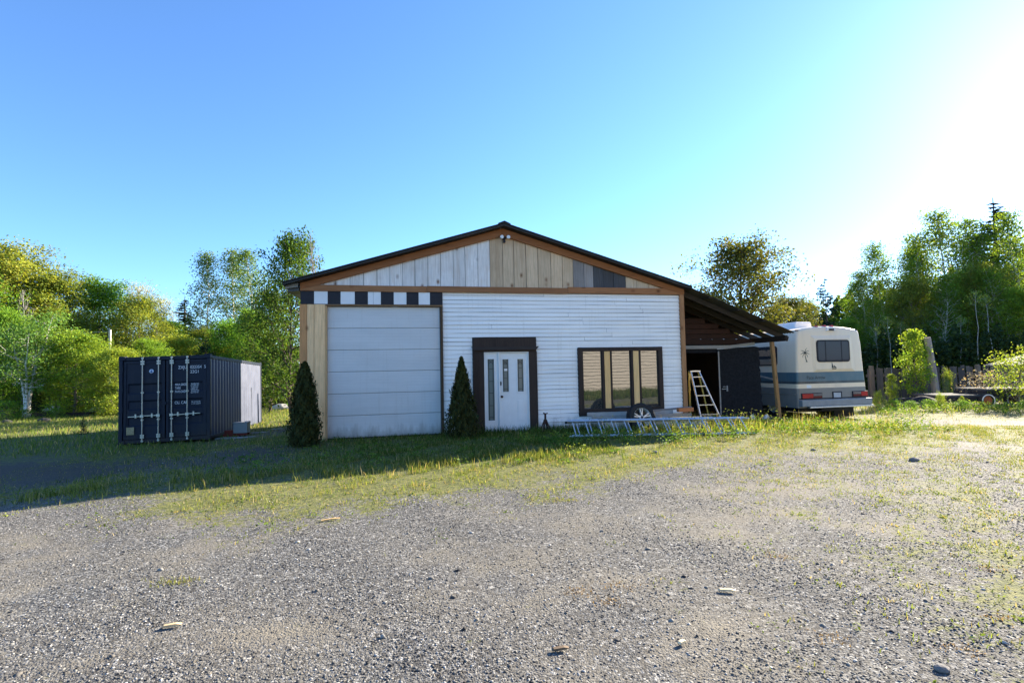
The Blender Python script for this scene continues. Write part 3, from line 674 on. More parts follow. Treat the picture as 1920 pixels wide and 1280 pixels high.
for s in (0, 1):
    x0, x1 = (0.115, 1.205) if s == 0 else (1.235, CW-0.115)
    b = MB(); fb = []
    # door skin with five horizontal recessed bands
    zs_ = [0.145, 0.62, 0.70, 1.02, 1.10, 1.50, 1.58, 1.98, 2.06, 2.445]
    prof = [(0.05, 0.145)]
    bands = [(0.62, 0.96), (1.08, 1.40), (1.54, 1.86)]
    z = 0.145
    prof = [(0.05, 0.145)]
    for z0, z1 in [(0.50, 0.80), (0.98, 1.28), (1.46, 1.78)]:
        prof += [(0.05, z0), (0.085, z0+0.05), (0.085, z1-0.05), (0.05, z1)]
    prof += [(0.05, 2.445)]
    vs = []; fs = []
    xa, xb = x0+0.10, x1-0.10
    for y, z in prof: vs += [(x0, 0.05, z), (xa, 0.05, z), (xa+0.03, y, z), (xb-0.03, y, z), (xb, 0.05, z), (x1, 0.05, z)]
    for j in range(len(prof)-1):
        for q in range(5): fs.append((6*j+q, 6*j+q+1, 6*j+6+q+1, 6*j+6+q))
    b.add(vs, fs)
    b.box(x0, x0+0.07, 0.03, 0.049, 0.145, 2.445); b.box(x1-0.07, x1, 0.03, 0.049, 0.145, 2.445); b.box(x0+0.07, x1-0.07, 0.03, 0.049, 0.145, 0.22); b.box(x0+0.07, x1-0.07, 0.03, 0.049, 2.37, 2.445)
    d = b.build('container_door', m_navy, ct, bevel=0.004)
    rx = [0.62, 1.045] if s == 0 else [1.395, 1.815]
    for i, x in enumerate(rx):
        r = MB(); r.tube([(x, -0.005, 0.05), (x, -0.005, 2.55)], 0.017, 8)
        for z in (0.16, 0.22, 2.33, 2.40): r.box(x-0.05, x+0.05, -0.012, 0.03, z, z+0.05)
        for z in (0.06, 2.50): r.box(x-0.025, x+0.03, -0.02, 0.03, z, z+0.045)
        for z in (0.70, 1.50): r.box(x-0.035, x+0.035, -0.012, 0.03, z-0.02, z+0.02)
        ro = r.build('locking_rod', m_galv, d)
    for i in range(2):
        hx = rx[i]; h = MB(); sgn = -1 if s == 0 else 1
        h.box(min(hx, hx+sgn*0.36), max(hx, hx+sgn*0.36), -0.03, -0.018, 0.795+0.01*i, 0.82+0.01*i); h.box(hx-0.045, hx+0.045, -0.035, -0.022, 0.77, 0.85)
        h.box(hx+sgn*0.17-0.02, hx+sgn*0.17+0.02, -0.016, 0.03, 0.76, 0.88); h.build('door_handle', m_galv, d)
    hx = 0.06 if s == 0 else CW-0.11
    for z in (0.35, 0.95, 1.55, 2.15):
        hg = MB(); hg.box(hx, hx+0.05, -0.004, 0.03, z, z+0.14); hg.build('hinge', m_navy, d)
    if s == 0:
        p = MB(); p.box(0.20, 0.40, 0.022, 0.029, 0.28, 0.50, (1, 0.95, 0.75)); p.build('data_plate', plain('beige_plate', (0.30, 0.26, 0.18), 0.5, var=0.4, scale=30), d)
        p = MB(); p.lathe([(0.001, 0), (0.058, 0), (0.062, 0.006)], (0.845, 0.024, 2.13), n=20); so_ = p.build('round_sticker', plain('blue_white_sticker', (0.52, 0.62, 0.74), 0.5), d)
        p = MB(); p.lathe([(0.0, 0), (0.017, 0)], (0.845, 0.021, 2.155), n=10, col=(1, 1, 1)); p.box(0.822, 0.868, 0.0195, 0.0225, 2.085, 2.138); p.build('emblem', plain('sticker_blue', (0.05, 0.12, 0.30), 0.5), so_)
    else:
        clabel(d, 'ZXJU', 1.56, 2.17, 0.095, 0.026, 0.78); clabel(d, '022354', 1.885, 2.17, 0.095, 0.026, 0.80); clabel(d, '5', 2.262, 2.17, 0.10, 0.026, 0.8)
        clabel(d, '22G1', 1.885, 2.03, 0.095, 0.026, 0.85)
        for i, (t, n1, n2) in enumerate((('MAX.GROSS', '30.480 KG', '67.200 LB'), ('TARE', '2.220 KG', '4.890 LB'), ('PAYLOAD', '28.260 KG', '62.310 LB'))):
            clabel(d, t, 1.475, 1.665-0.105*i, 0.075, 0.026, 0.62)
            clabel(d, n1, 1.90, 1.69-0.105*i, 0.042, 0.026, 0.9); clabel(d, n2, 1.90, 1.638-0.105*i, 0.042, 0.026, 0.9)
        clabel(d, 'CU. CAP', 1.465, 1.12, 0.085, 0.026, 0.78); clabel(d, '33.2 CU.M', 1.915, 1.145, 0.045, 0.026, 0.9); clabel(d, '1.172 CU.FT', 1.915, 1.085, 0.045, 0.026, 0.8)
b = MB(); b.box(1.19, 1.255, 0.005, 0.03, 1.12, 1.20); b.build('lock_box', m_navy, ct, bevel=0.006)

# ------------------------------------------------------------------ motorhome
GZ = -0.24
rv = empty('motorhome', 'cream and teal motorhome seen from behind beside the lean-to', 'motorhome', (9.15, 16.5, 0), YAW)
g = NG('motorhome_paint'); tc = g.n('ShaderNodeTexCoord'); sx = g.n('ShaderNodeSeparateXYZ'); g.l(tc.outputs['Object'], sx.inputs[0])
zz = g.math('DIVIDE', g.math('ADD', sx.outputs[2], 0.5), 4.0)
def zp(z): return (z+0.5)/4.0
CREAM = (0.86, 0.71, 0.52); TEAL = (0.065, 0.135, 0.175); DTEAL = (0.035, 0.055, 0.065); GREY = (0.20, 0.195, 0.185); TAN = (0.50, 0.46, 0.40)
band = g.ramp(zz, [(0.0, GREY), (zp(0.79), CREAM), (zp(0.93), DTEAL), (zp(1.015), TEAL), (zp(1.30), CREAM)], 'CONSTANT')
n = g.noise(g.coord((1, 1, 0.3)), 2.2, 5, 0.65)
band = g.mix(g.ramp(n, [(0.45, 0.0), (0.75, 0.22)]), band, (0.36, 0.33, 0.28))
m_rv = g.fin(band, 0.35, 0.45)
W = 2.50
def section(ins, zt=2.80):
    pts = []
    lo = 0.17
    # left side up, roof arc, right side down (slight taper to the roof)
    pts += [(-0.02+ins, lo), (-0.02+ins, 0.9), (0.0+ins, 1.4), (0.03+ins, 2.2), (0.06+ins, 2.60-ins*0.5), (0.11+ins, 2.69-ins*0.7)]
    for t in np.linspace(0.1, 0.9, 9): pts.append((0.11+ins+(W-0.17-2*ins-0.05)*t, 2.69-ins*0.7 + (zt-2.68)*math.sin(math.pi*t)**0.7))
    pts += [(W-0.06-ins, 2.69-ins*0.7), (W-0.01-ins, 2.60-ins*0.5), (W+0.05-ins, 2.2), (W+0.10-ins, 1.4), (W+0.15-ins, 0.9), (W+0.19-ins, lo)]
    return pts
rings = [(0.0, 0.085), (0.012, 0.05), (0.035, 0.022), (0.07, 0.006), (0.11, 0.0), (2.8, 0.0), (8.6, 0.0), (8.9, 0.12)]
vs = []; fs = []
for d, ins in rings: vs += [(x, d, z) for x, z in section(ins)]
m = len(section(0))
for i in range(len(rings)-1):
    for j in range(m): fs.append((i*m+j, i*m+(j+1) % m, (i+1)*m+(j+1) % m, (i+1)*m+j))
fs += [tuple(range(m-1, -1, -1)), tuple(range((len(rings)-1)*m, len(rings)*m))]
b = MB(); b.add(vs, fs); body = b.build('body', m_rv, rv, smooth=True)
# moulded rear panel round the window
b = MB()
e0, e1 = (0.60, 2.14), (2.47, 1.31)
outer = [(0.56, 2.50), (2.13, 2.50), (2.24, 1.305), (0.60, 1.305)]; inner = [(0.66, 2.40), (2.03, 2.40), (2.06, 1.40), (0.70, 1.40)]
vs = [(x, -0.001, z) for x, z in outer] + [(x, -0.045, z) for x, z in inner]
b.add(vs, [(0, 1, 5, 4), (1, 2, 6, 5), (2, 3, 7, 6), (3, 0, 4, 7), (4, 5, 6, 7)])
b.build('rear_moulding', m_rv, rv, bevel=0.012)
def rrect(x0, x1, z0, z1, r, n=5):
    o = []
    for cx, cz, a0 in ((x1-r, z1-r, 0), (x0+r, z1-r, 90), (x0+r, z0+r, 180), (x1-r, z0+r, 270)):
        for k in range(n): t = R_(a0+90*k/(n-1)); o.append((cx+r*math.cos(t), cz+r*math.sin(t)))
    return o
b = MB(); b.prism(rrect(0.72, 2.00, 1.63, 2.35, 0.10), -0.062, -0.046); rw = b.build('rear_window', m_black, rv)
b = MB(); b.prism(rrect(0.77, 1.95, 1.69, 2.30, 0.07), -0.068, -0.063); b.build('window_pane', glassy('tinted_pane', (0.02, 0.022, 0.045), 0.035, 0.12), rw)
for xb_ in (1.04, 1.66):
    b = MB(); b.box(xb_, xb_+0.03, -0.072, -0.0685, 1.69, 2.30); b.build('window_bar', m_black, rw)
# side window
b = MB(); pr = rrect(0.88, 2.0, 1.54, 2.20, 0.09)
vs = [(-0.012, y, z) for y, z in pr] + [(0.025, y, z) for y, z in pr]; n_ = len(pr)
b.add(vs, [tuple(range(n_)), tuple(range(2*n_-1, n_-1, -1))] + [(i, n_+i, n_+(i+1) % n_, (i+1) % n_) for i in range(n_)]); sw = b.build('side_window', m_black, rv)
pr = rrect(0.93, 1.95, 1.80, 2.16, 0.06); vs = [(-0.018, y, z) for y, z in pr]; b = MB(); b.add(vs, [tuple(range(len(pr)))]); b.build('window_pane', glassy('side_pane', (0.05, 0.05, 0.055), 0.3), sw)
pr = rrect(0.93, 1.95, 1.58, 1.77, 0.06); vs = [(-0.018, y, z) for y, z in pr]; b = MB(); b.add(vs, [tuple(range(len(pr)))]); b.build('lower_pane', plain('tan_curtain', (0.30, 0.21, 0.14), 0.7), sw)
# bumper, lights, plate
b = MB(); b.box(0.02, 2.72, -0.13, 0.06, 0.215, 0.43, (1, 1, 1)); bp = b.build('bumper', plain('grey_bumper', (0.25, 0.27, 0.29), 0.4, 0.4, var=0.15), rv, bevel=0.02)
b = MB(); b.box(0.30, 2.74, -0.142, -0.05, 0.165, 0.213); b.build('chrome_strip', m_alu, bp, bevel=0.006)
b = MB(); b.box(0.03, 2.68, -0.004, 0.02, 0.44, 0.475); b.build('shadow_gap', m_black, bp)
for x0, x1, z0 in ((0.10, 0.88, 0.455), (2.06, 2.66, 0.475)):
    b = MB(); b.box(x0, x1, -0.030, 0.02, z0, z0+0.185); h = b.build('taillight', m_black, rv, bevel=0.008)
    inner_first = x0 < 1
    xa, xb = (x0+0.02, x0+0.43) if inner_first else (x0+0.33, x1-0.02)
    b = MB(); b.box(xa, xb, -0.040, -0.0305, z0+0.02, z0+0.165); b.build('red_lens', m_red_lens, h, bevel=0.004)
    xa, xb = (x0+0.44, x1-0.02) if inner_first else (x0+0.02, x0+0.32)
    b = MB(); b.box(xa, xb, -0.038, -0.0305, z0+0.09, z0+0.165); b.build('reverse_lens', plain('smoky_lens', (0.18, 0.15, 0.14), 0.25), h)
    b = MB(); b.box(xa, xb, -0.038, -0.0305, z0+0.02, z0+0.085); b.build('dark_red_lens', plain('dark_red', (0.12, 0.012, 0.012), 0.25), h)
b = MB(); b.box(1.29, 1.65, -0.02, 0.02, 0.435, 0.665); np_ = b.build('plate_recess', m_black, rv)
b = MB(); b.box(1.325, 1.60, -0.026, -0.021, 0.475, 0.63); b.build('number_plate', plain('faded_plate', (0.42, 0.46, 0.50), 0.5), np_)
b = MB(); b.prism([(1.16, 2.64), (1.50, 2.64), (1.49, 2.77), (1.17, 2.77)], -0.05, 0.02); cmo = b.build('camera_housing', m_white_paint, rv, bevel=0.01)
b = MB(); b.box(1.24, 1.44, -0.056, -0.051, 2.655, 2.72); b.build('camera_lens', m_black, cmo)
for x, z in ((0.86, 2.795), (1.18, 2.81), (1.46, 2.81)):
    b = MB(); b.prism([(x-0.045, z-0.02), (x+0.045, z-0.02), (x+0.035, z+0.03), (x-0.035, z+0.03)], 0.03, 0.13); b.build('marker_light', m_red_lens, rv, bevel=0.006)
for x, z in ((0.10, 2.66), (2.38, 2.66)):
    b = MB(); b.box(x-0.03, x+0.04, 0.02, 0.09, z, z+0.03); b.build('marker_light', m_rust, rv)
b = MB(); b.prism([(0.85, 2.76), (1.60, 2.76), (1.54, 3.04), (0.92, 3.04)], 1.0, 1.9, (1, 1, 1)); b.build('roof_air_unit', m_white_paint, rv, bevel=0.04)
b = MB(); b.box(0.33, 0.50, -0.004, -0.001, 0.80, 0.90); b.build('paper_sticker', m_white_paint, rv)
# painted palm, sailboat and script
m_decal = plain('dark_teal_decal', (0.03, 0.045, 0.045), 0.5)
b = MB(); yq = -0.004
tr = [(0.375, 1.66), (0.345, 1.75), (0.325, 1.84), (0.322, 1.93)]
for i in range(3): b.beam((tr[i][0], yq, tr[i][1]), (tr[i+1][0], yq, tr[i+1][1]), 0.028-0.004*i, 0.004, up=(0, 1, 0))
b.box(0.34, 0.41, yq-0.002, yq+0.002, 1.645, 1.668)
for ang in (-35, 5, 45, 85, 130, 175, 215):
    a0 = R_(ang); px, pz = 0.322, 1.935
    for i in range(4):
        q = 0.045; a1 = a0 + (-1 if ang < 90 else 1)*0.28*i*0.9
        nx_, nz_ = px+q*math.cos(a1), pz+q*math.sin(a1)
        b.beam((px, yq, pz), (nx_, yq, nz_), 0.022-0.004*i, 0.004, up=(0, 1, 0)); px, pz = nx_, nz_
b.build('palm_decal', m_decal, rv)
b = MB(); yq = -0.050
b.prism([(1.28, 1.44), (1.36, 1.44), (1.29, 1.62)], yq, yq+0.003); b.prism([(1.375, 1.44), (1.47, 1.44), (1.36, 1.53)], yq, yq+0.003)
b.prism([(1.27, 1.425), (1.47, 1.425), (1.44, 1.395), (1.30, 1.395)], yq, yq+0.003)
b.build('sailboat_decal', m_decal, rv)
t = clabel(rv, 'Pace Arrow', 0.34, 1.085, 0.115, -0.003, 0.92, m_decal)
# swoosh on the flank
b = MB(); b.add([(-0.022, 0.9, 1.02), (-0.022, 0.9, 1.08), (-0.022, 2.2, 1.30), (-0.022, 2.2, 1.24)], [(0, 1, 2, 3)]); b.add([(-0.022, 2.2, 1.24), (-0.022, 2.2, 1.30), (-0.022, 6, 1.30), (-0.022, 6, 1.02), (-0.022, 2.6, 1.02)], [(0, 1, 2, 3, 4)])
b.build('flank_swoosh', plain('tan_paint', TAN, 0.4), rv)
b = MB(); b.box(-0.03, -0.02, 0.1, 6, 0.60, 0.615); b.build('flank_trim', m_alu, rv)
def wheel(par, x, y, z, r, wd, name='wheel', n=30):
    b = MB(); b.lathe([(r*0.55, -wd/2), (r*0.9, -wd/2), (r, -wd/2*0.75), (r, wd/2*0.75), (r*0.9, wd/2), (r*0.55, wd/2)], (x, y, z), 'x', n); t = b.build(name, m_rubber, par, smooth=True)
    b = MB(); b.lathe([(0.001, -wd*0.3), (r*0.2, -wd*0.36), (r*0.5, -wd*0.2), (r*0.56, -wd*0.45)], (x, y, z), 'x', n); b.build('rim', m_rim, t, smooth=True); return t
for x in (0.22, 2.15, 2.48):
    wheel(rv, x, 1.3, GZ+0.40, 0.40, 0.24)
b = MB(); b.box(0.3, 2.3, 0.4, 7, 0.0, 0.16); b.beam((0.4, 1.9, 0.12), (2.2, 1.9, 0.12), 0.14, 0.14); b.tube([(1.0, 0.1, 0.08), (1.3, 0.6, 0.10)], 0.05, 8); b.build('chassis', m_black, rv)
b = MB()
for x0, x1 in ((1.86, 2.22), (2.26, 2.66)): b.box(x0, x1, 0.55, 0.575, GZ+0.03, 0.20)
b.build('mud_flap', m_rubber, rv)

# ------------------------------------------------------------------ things in front of the workshop
el = empty('extension_ladder', 'long aluminium extension ladder lying on its side below the window', 'ladder', (1.27, 12.02, 0.0), 0)
bz, tz, by, ty = 0.02, 0.335, -0.17, 0.13
for k, (dx, off) in enumerate(((0.0, 0.0), (0.17, 0.075))):
    L = 4.28 - dx*0.5
    for z, y in ((bz, by), (tz, ty)):
        b = MB(); b.beam((dx*0.3+0.03*k, y+off, z+0.012*k), (L, y+off+0.02, z+0.012*k-0.01), 0.07, 0.028, up=(0, 0.69, 0.72)); b.build('rail', m_alu, el)
    for i in range(14):
        x = 0.14+dx*0.55+i*0.305
        if x < L-0.03:
            b = MB(); b.tube([(x+0.03, by+off, bz), (x-0.03, ty+off, tz)], 0.014, 8); b.build('rung', m_alu, el)
b = MB(); b.beam((-0.06, ty+0.05, tz-0.02), (0.10, ty+0.05, tz-0.02), 0.05, 0.05); b.build('rubber_foot', m_rubber, el)

sp = empty('spare_wheel', 'black spare tyre on a five-spoke alloy rim leaning behind the ladder', 'wheel', (3.16, 12.78, 0.0), 0)
b = MB(); r = 0.355
b.lathe([(0.235, -0.09), (0.30, -0.105), (0.335, -0.10), (r, -0.075), (r, 0.075), (0.335, 0.10), (0.30, 0.105), (0.235, 0.09), (0.235, -0.09)], (0, 0, 0), 'y', 40)
for k in range(44):
    t0 = 2*math.pi*k/44
    for yy in (-0.055, 0.0, 0.055):
        c_, s_ = math.cos(t0+yy), math.sin(t0+yy); b.beam((c_*(r-0.004), yy-0.022, s_*(r-0.004)), (c_*(r-0.004), yy+0.022, s_*(r-0.004)), 0.03, 0.022, up=(c_, 0, s_))
ty_ = b.build('tyre', m_rubber, sp, smooth=True, loc=(0, 0, 0.335), rot=(R_(-14), 0, R_(14)))
b = MB(); b.lathe([(0.238, -0.088), (0.225, -0.075), (0.215, -0.02), (0.213, 0.06), (0.238, 0.088)], (0, 0, 0), 'y', 36); b.lathe([(0.001, -0.062), (0.05, -0.058), (0.065, -0.04), (0.06, 0)], (0, 0, 0), 'y', 20)
for k in range(5):
    t = R_(90+72*k)
    for d in (-0.16, 0.16):
        b.beam((0.045*math.cos(t), -0.048, 0.045*math.sin(t)), (0.215*math.cos(t+d), -0.055, 0.215*math.sin(t+d)), 0.022, 0.05, up=(0, 1, 0))
b.lathe([(0.001, 0.03), (0.21, 0.03)], (0, 0, 0), 'y', 30, col=(0.05, 0.05, 0.05))
ri = b.build('rim', m_rim, sp, smooth=True, loc=(0, 0, 0.335), rot=(R_(-14), 0, R_(14)))
b = MB(); b.lathe([(0.001, -0.07), (0.03, -0.068), (0.036, -0.06)], (0, 0, 0), 'y', 16); b.build('hub_cap', m_lead, ri)

# pale siding lengths and boards resting under the window
planks = [((1.90, 13.30, 0.40), (4.25, 13.74, 0.385), 0.09, 'grey siding length, topmost and farthest back under the window', m_greyboard, 1.25),
          ((2.00, 13.16, 0.335), (4.70, 13.62, 0.31), 0.08, 'grey siding length just below the topmost one under the window', m_greyboard, 1.1),
          ((2.55, 12.95, 0.285), (5.05, 13.10, 0.275), 0.06, 'white siding length sticking out at the right behind the ladder', m_white, 1.0),
          ((2.30, 12.98, 0.12), (4.95, 13.16, 0.11), 0.19, 'wide white siding panel standing on edge behind the ladder rungs', m_white, 0.97)]
for p, q, h, lb, mt, c in planks:
    b = MB(); o = Vector(p); b.beam((0, 0, 0), Vector(q)-o, 0.035, h, (c, c, c)); x = b.build('siding_plank', mt, None, bevel=0.004, loc=o); tag(x, lb, 'plank', 'planks stacked below the window')
b = MB(); b.beam((0, 0, 0), (0.42, 0.10, 0), 0.12, 0.10, (1.2, 1, 0.9)); tag(b.build('timber_offcut', m_trim, None, bevel=0.005, loc=(4.28, 13.42, 0.455)), 'short brown timber offcut lying at the right house corner', 'timber')
b = MB(); b.beam((0, 0, 0), (1.15, 0.28, 0.05), 0.05, 0.05, (0.75, 0.7, 0.7)); tag(b.build('thin_board', m_greyboard, None, loc=(3.65, 13.62, 0.43)), 'thin dark board propped under the right window pane', 'board')
b = MB(); b.beam((0, 0, 0), (0.05, 0.05, 0.42), 0.10, 0.06); tag(b.build('prop_block', m_greyboard, None, loc=(2.2, 13.32, -0.05)), 'upright grey block holding the left end of the plank stack', 'block')
b = MB(); b.beam((0, 0, 0), (0.03, 0.05, 0.40), 0.10, 0.06); tag(b.build('prop_block', m_greyboard, None, loc=(4.15, 13.62, -0.05)), 'upright grey block holding the right end of the plank stack', 'block')

js = empty('jack_stand', 'rusty jack stand standing in the grass right of the entry door', 'jack stand', (0.80, 12.98, 0.0), 0.3)
b = MB()
for sx_, sy_ in ((-1, -1), (1, -1), (1, 1), (-1, 1)): b.beam((sx_*0.11, sy_*0.11, 0), (sx_*0.025, sy_*0.025, 0.30), 0.045, 0.012, up=(sx_, sy_, 0))
b.box(-0.035, 0.035, -0.035, 0.035, 0.27, 0.32); b.beam((-0.08, -0.08, 0.10), (0.08, -0.08, 0.10), 0.03, 0.01); b.build('base', m_rust, js)
b = MB(); b.box(-0.02, 0.02, -0.02, 0.02, 0.2, 0.46); b.prism([(-0.05, 0.50), (-0.05, 0.46), (0.05, 0.46), (0.065, 0.49), (0.02, 0.475)], -0.02, 0.02); b.build('post', m_rust, js)

# step ladder under the lean-to
stl = empty('step_ladder', 'aluminium and yellow step ladder leaning in the lean-to doorway', 'ladder', (5.22, 14.35, -0.03), 0.08)
hgt = 1.46
for x0, x1 in ((0.0, -0.10), (0.5, 0.0)):
    pass
tl, tr_, bl, br = Vector((-0.07, 0.40, hgt)), Vector((0.17, 0.40, hgt)), Vector((0.02, 0.0, 0.0)), Vector((0.62, 0.0, 0.0))
for p, q in ((bl, tl), (br, tr_)):
    b = MB(); b.beam(p, q, 0.028, 0.07, up=(0, -1, 0)); b.build('rail', m_alu, stl)
for i in range(1, 6):
    t = i/5.6; a_, c_ = bl.lerp(tl, t), br.lerp(tr_, t); b = MB(); b.beam(a_, c_, 0.09, 0.022); b.build('step', m_alu, stl)
b = MB(); b.beam(tl+Vector((-0.03, 0.03, 0.01)), tr_+Vector((0.03, 0.03, 0.01)), 0.14, 0.035); b.build('top_cap', m_alu, stl)
for p, q in ((Vector((-0.12, 0.42, 0.0)), tl+Vector((-0.03, 0.05, 0))), (Vector((0.45, 0.42, 0.0)), tr_+Vector((0, 0.05, 0)))):
    b = MB(); b.beam(p, q, 0.045, 0.03); b.build('rear_leg', m_yellow, stl)
for i, lb in ((0, 'crumpled white scrap lying by the foot of the tarred shed door'), (1, 'pale crumpled scrap lying between the shed door and the lean-to post')):
    b = MB(); r2 = random.Random(i+3)
    P_ = [(0.13*math.cos(t)*r2.uniform(0.6, 1.2), 0.08*math.sin(t)*r2.uniform(0.6, 1.2), 0.02) for t in np.linspace(0, 5.5, 7)]
    b.add(P_ + [(0.02, 0, 0.17), (-0.05, 0.02, 0.13)], [(k, (k+1) % 7, 7+(k % 2)) for k in range(7)] + [(0, 7, 8)])
    tag(b.build('plastic_scrap', m_white_paint, None, loc=(7.0+0.42*i, 15.1, -0.02)), lb, 'scrap', 'scraps by the shed door')

# grey steel box on red skid, boards by the container
gb = empty('steel_box', 'grey steel utility box on a red skid beside the container', 'utility box', (-8.75, 16.6, -0.40), R_(10)); gb.scale = (0.8, 0.8, 0.82)
b = MB(); b.box(-0.26, 0.26, -0.2, 0.2, 0.17, 0.55); bx_ = b.build('cabinet', m_steel, gb, bevel=0.012)
b = MB(); b.box(-0.28, 0.28, -0.22, 0.22, 0.552, 0.585); b.box(0.12, 0.26, -0.05, 0.15, 0.586, 0.61); b.build('lid', m_steel, bx_, bevel=0.006)
b = MB(); b.beam((-0.65, -0.12, 0.10), (0.25, -0.12, 0.14), 0.05, 0.10); b.beam((-0.65, 0.12, 0.10), (0.25, 0.12, 0.14), 0.05, 0.10); b.box(-0.6, -0.3, -0.14, 0.14, 0.10, 0.28); b.build('skid', plain('faded_red_paint', (0.20, 0.03, 0.02), 0.6, var=0.3), gb)
b = MB(); b.tube([(0.15, -0.1, 0), (0.15, -0.1, 0.18)], 0.03, 8); b.tube([(-0.1, 0.1, 0), (-0.1, 0.1, 0.18)], 0.03, 8); b.build('leg', m_lead, gb)
for p, q, lb in (((-9.2, 15.95, -0.36), (-7.75, 16.0, -0.33), 'grey board lying on the dirt in front of the steel box'), ((-8.6, 18.2, -0.36), (-7.0, 18.6, -0.33), 'grey board lying behind the steel box towards the grass'), ((-9.0, 17.3, -0.37), (-7.6, 17.6, -0.35), 'long thin board lying between the steel box and the far board')):
    b = MB(); o = Vector(p); b.beam((0, 0, 0), Vector(q)-o, 0.18, 0.045); tag(b.build('ground_board', m_greyboard, None, bevel=0.005, loc=o), lb, 'board', 'boards lying near the container')
for (a_, d_, h_, lb) in ((-5.6, 10.4, 2.55, 'tall dark post behind the workshop corner nearest the container'), (-5.1, 11.6, 2.5, 'dark post beyond the workshop corner, farther from the container')):
    b = MB(); b.tube([(0, 0, -0.4), (0.03, 0, h_)], 0.07, 8); tag(b.build('fence_post', m_bark, None, loc=hw(a_, d_, -0.1)), lb, 'post', 'posts behind the workshop')
#@@PART2@@
# ------------------------------------------------------------------ vegetation
def leaves(P, s, up=0.35, aspect=0.62, c=None, hang=0.0):
    """one small folded leaf (diamond) per row of P"""
    n = len(P)
    nrm = rng.normal(size=(n, 3)); nrm[:, 2] = np.abs(nrm[:, 2]) + up; nrm /= np.linalg.norm(nrm, axis=1)[:, None]
    t = rng.normal(size=(n, 3)); t[:, 2] -= hang; t -= nrm*np.sum(t*nrm, 1)[:, None]; t /= np.linalg.norm(t, axis=1)[:, None]
    q = np.cross(nrm, t); sz = (s*rng.uniform(0.6, 1.35, n))[:, None]
    a = P - t*sz*0.5; d = P + t*sz*0.5; b = P + q*sz*aspect*0.5 - t*sz*0.06 + nrm*sz*0.1; e = P - q*sz*aspect*0.5 - t*sz*0.06 + nrm*sz*0.1
    V = np.stack([a, b, d, e], 1).reshape(-1, 3)
    F = np.arange(n*4).reshape(n, 4)
    return V, F, (np.repeat(c, 4, 0) if c is not None else None)
def leafcols(n, clump=None, var=0.28, warm=0.16):
    v = rng.uniform(1-var, 1+var, n)
    if clump is not None: v = v*clump
    h = rng.normal(0, warm, n)
    return np.stack([v*(1+h), v*(1+0.3*h), v*(1-0.4*h)], 1).clip(0.1, 2.2)
def tube_np(acc, pts, rads, n=6):
    pts = np.asarray(pts); V, F = acc; b = sum(len(v) for v in V)
    for i, p in enumerate(pts):
        d = pts[min(i+1, len(pts)-1)] - pts[max(i-1, 0)]; d = d/(np.linalg.norm(d)+1e-9)
        a = np.cross(d, (0.1, 0.3, 0.95) if abs(d[2]) < 0.9 else (1, 0.1, 0.1)); a /= np.linalg.norm(a); q = np.cross(d, a)
        t = np.arange(n)*2*np.pi/n
        V.append(p + (np.cos(t)[:, None]*a + np.sin(t)[:, None]*q)*rads[i])
    m = len(pts); idx = np.arange(n)
    for i in range(m-1):
        F.append(np.stack([b+i*n+idx, b+i*n+(idx+1) % n, b+(i+1)*n+(idx+1) % n, b+(i+1)*n+idx], 1))
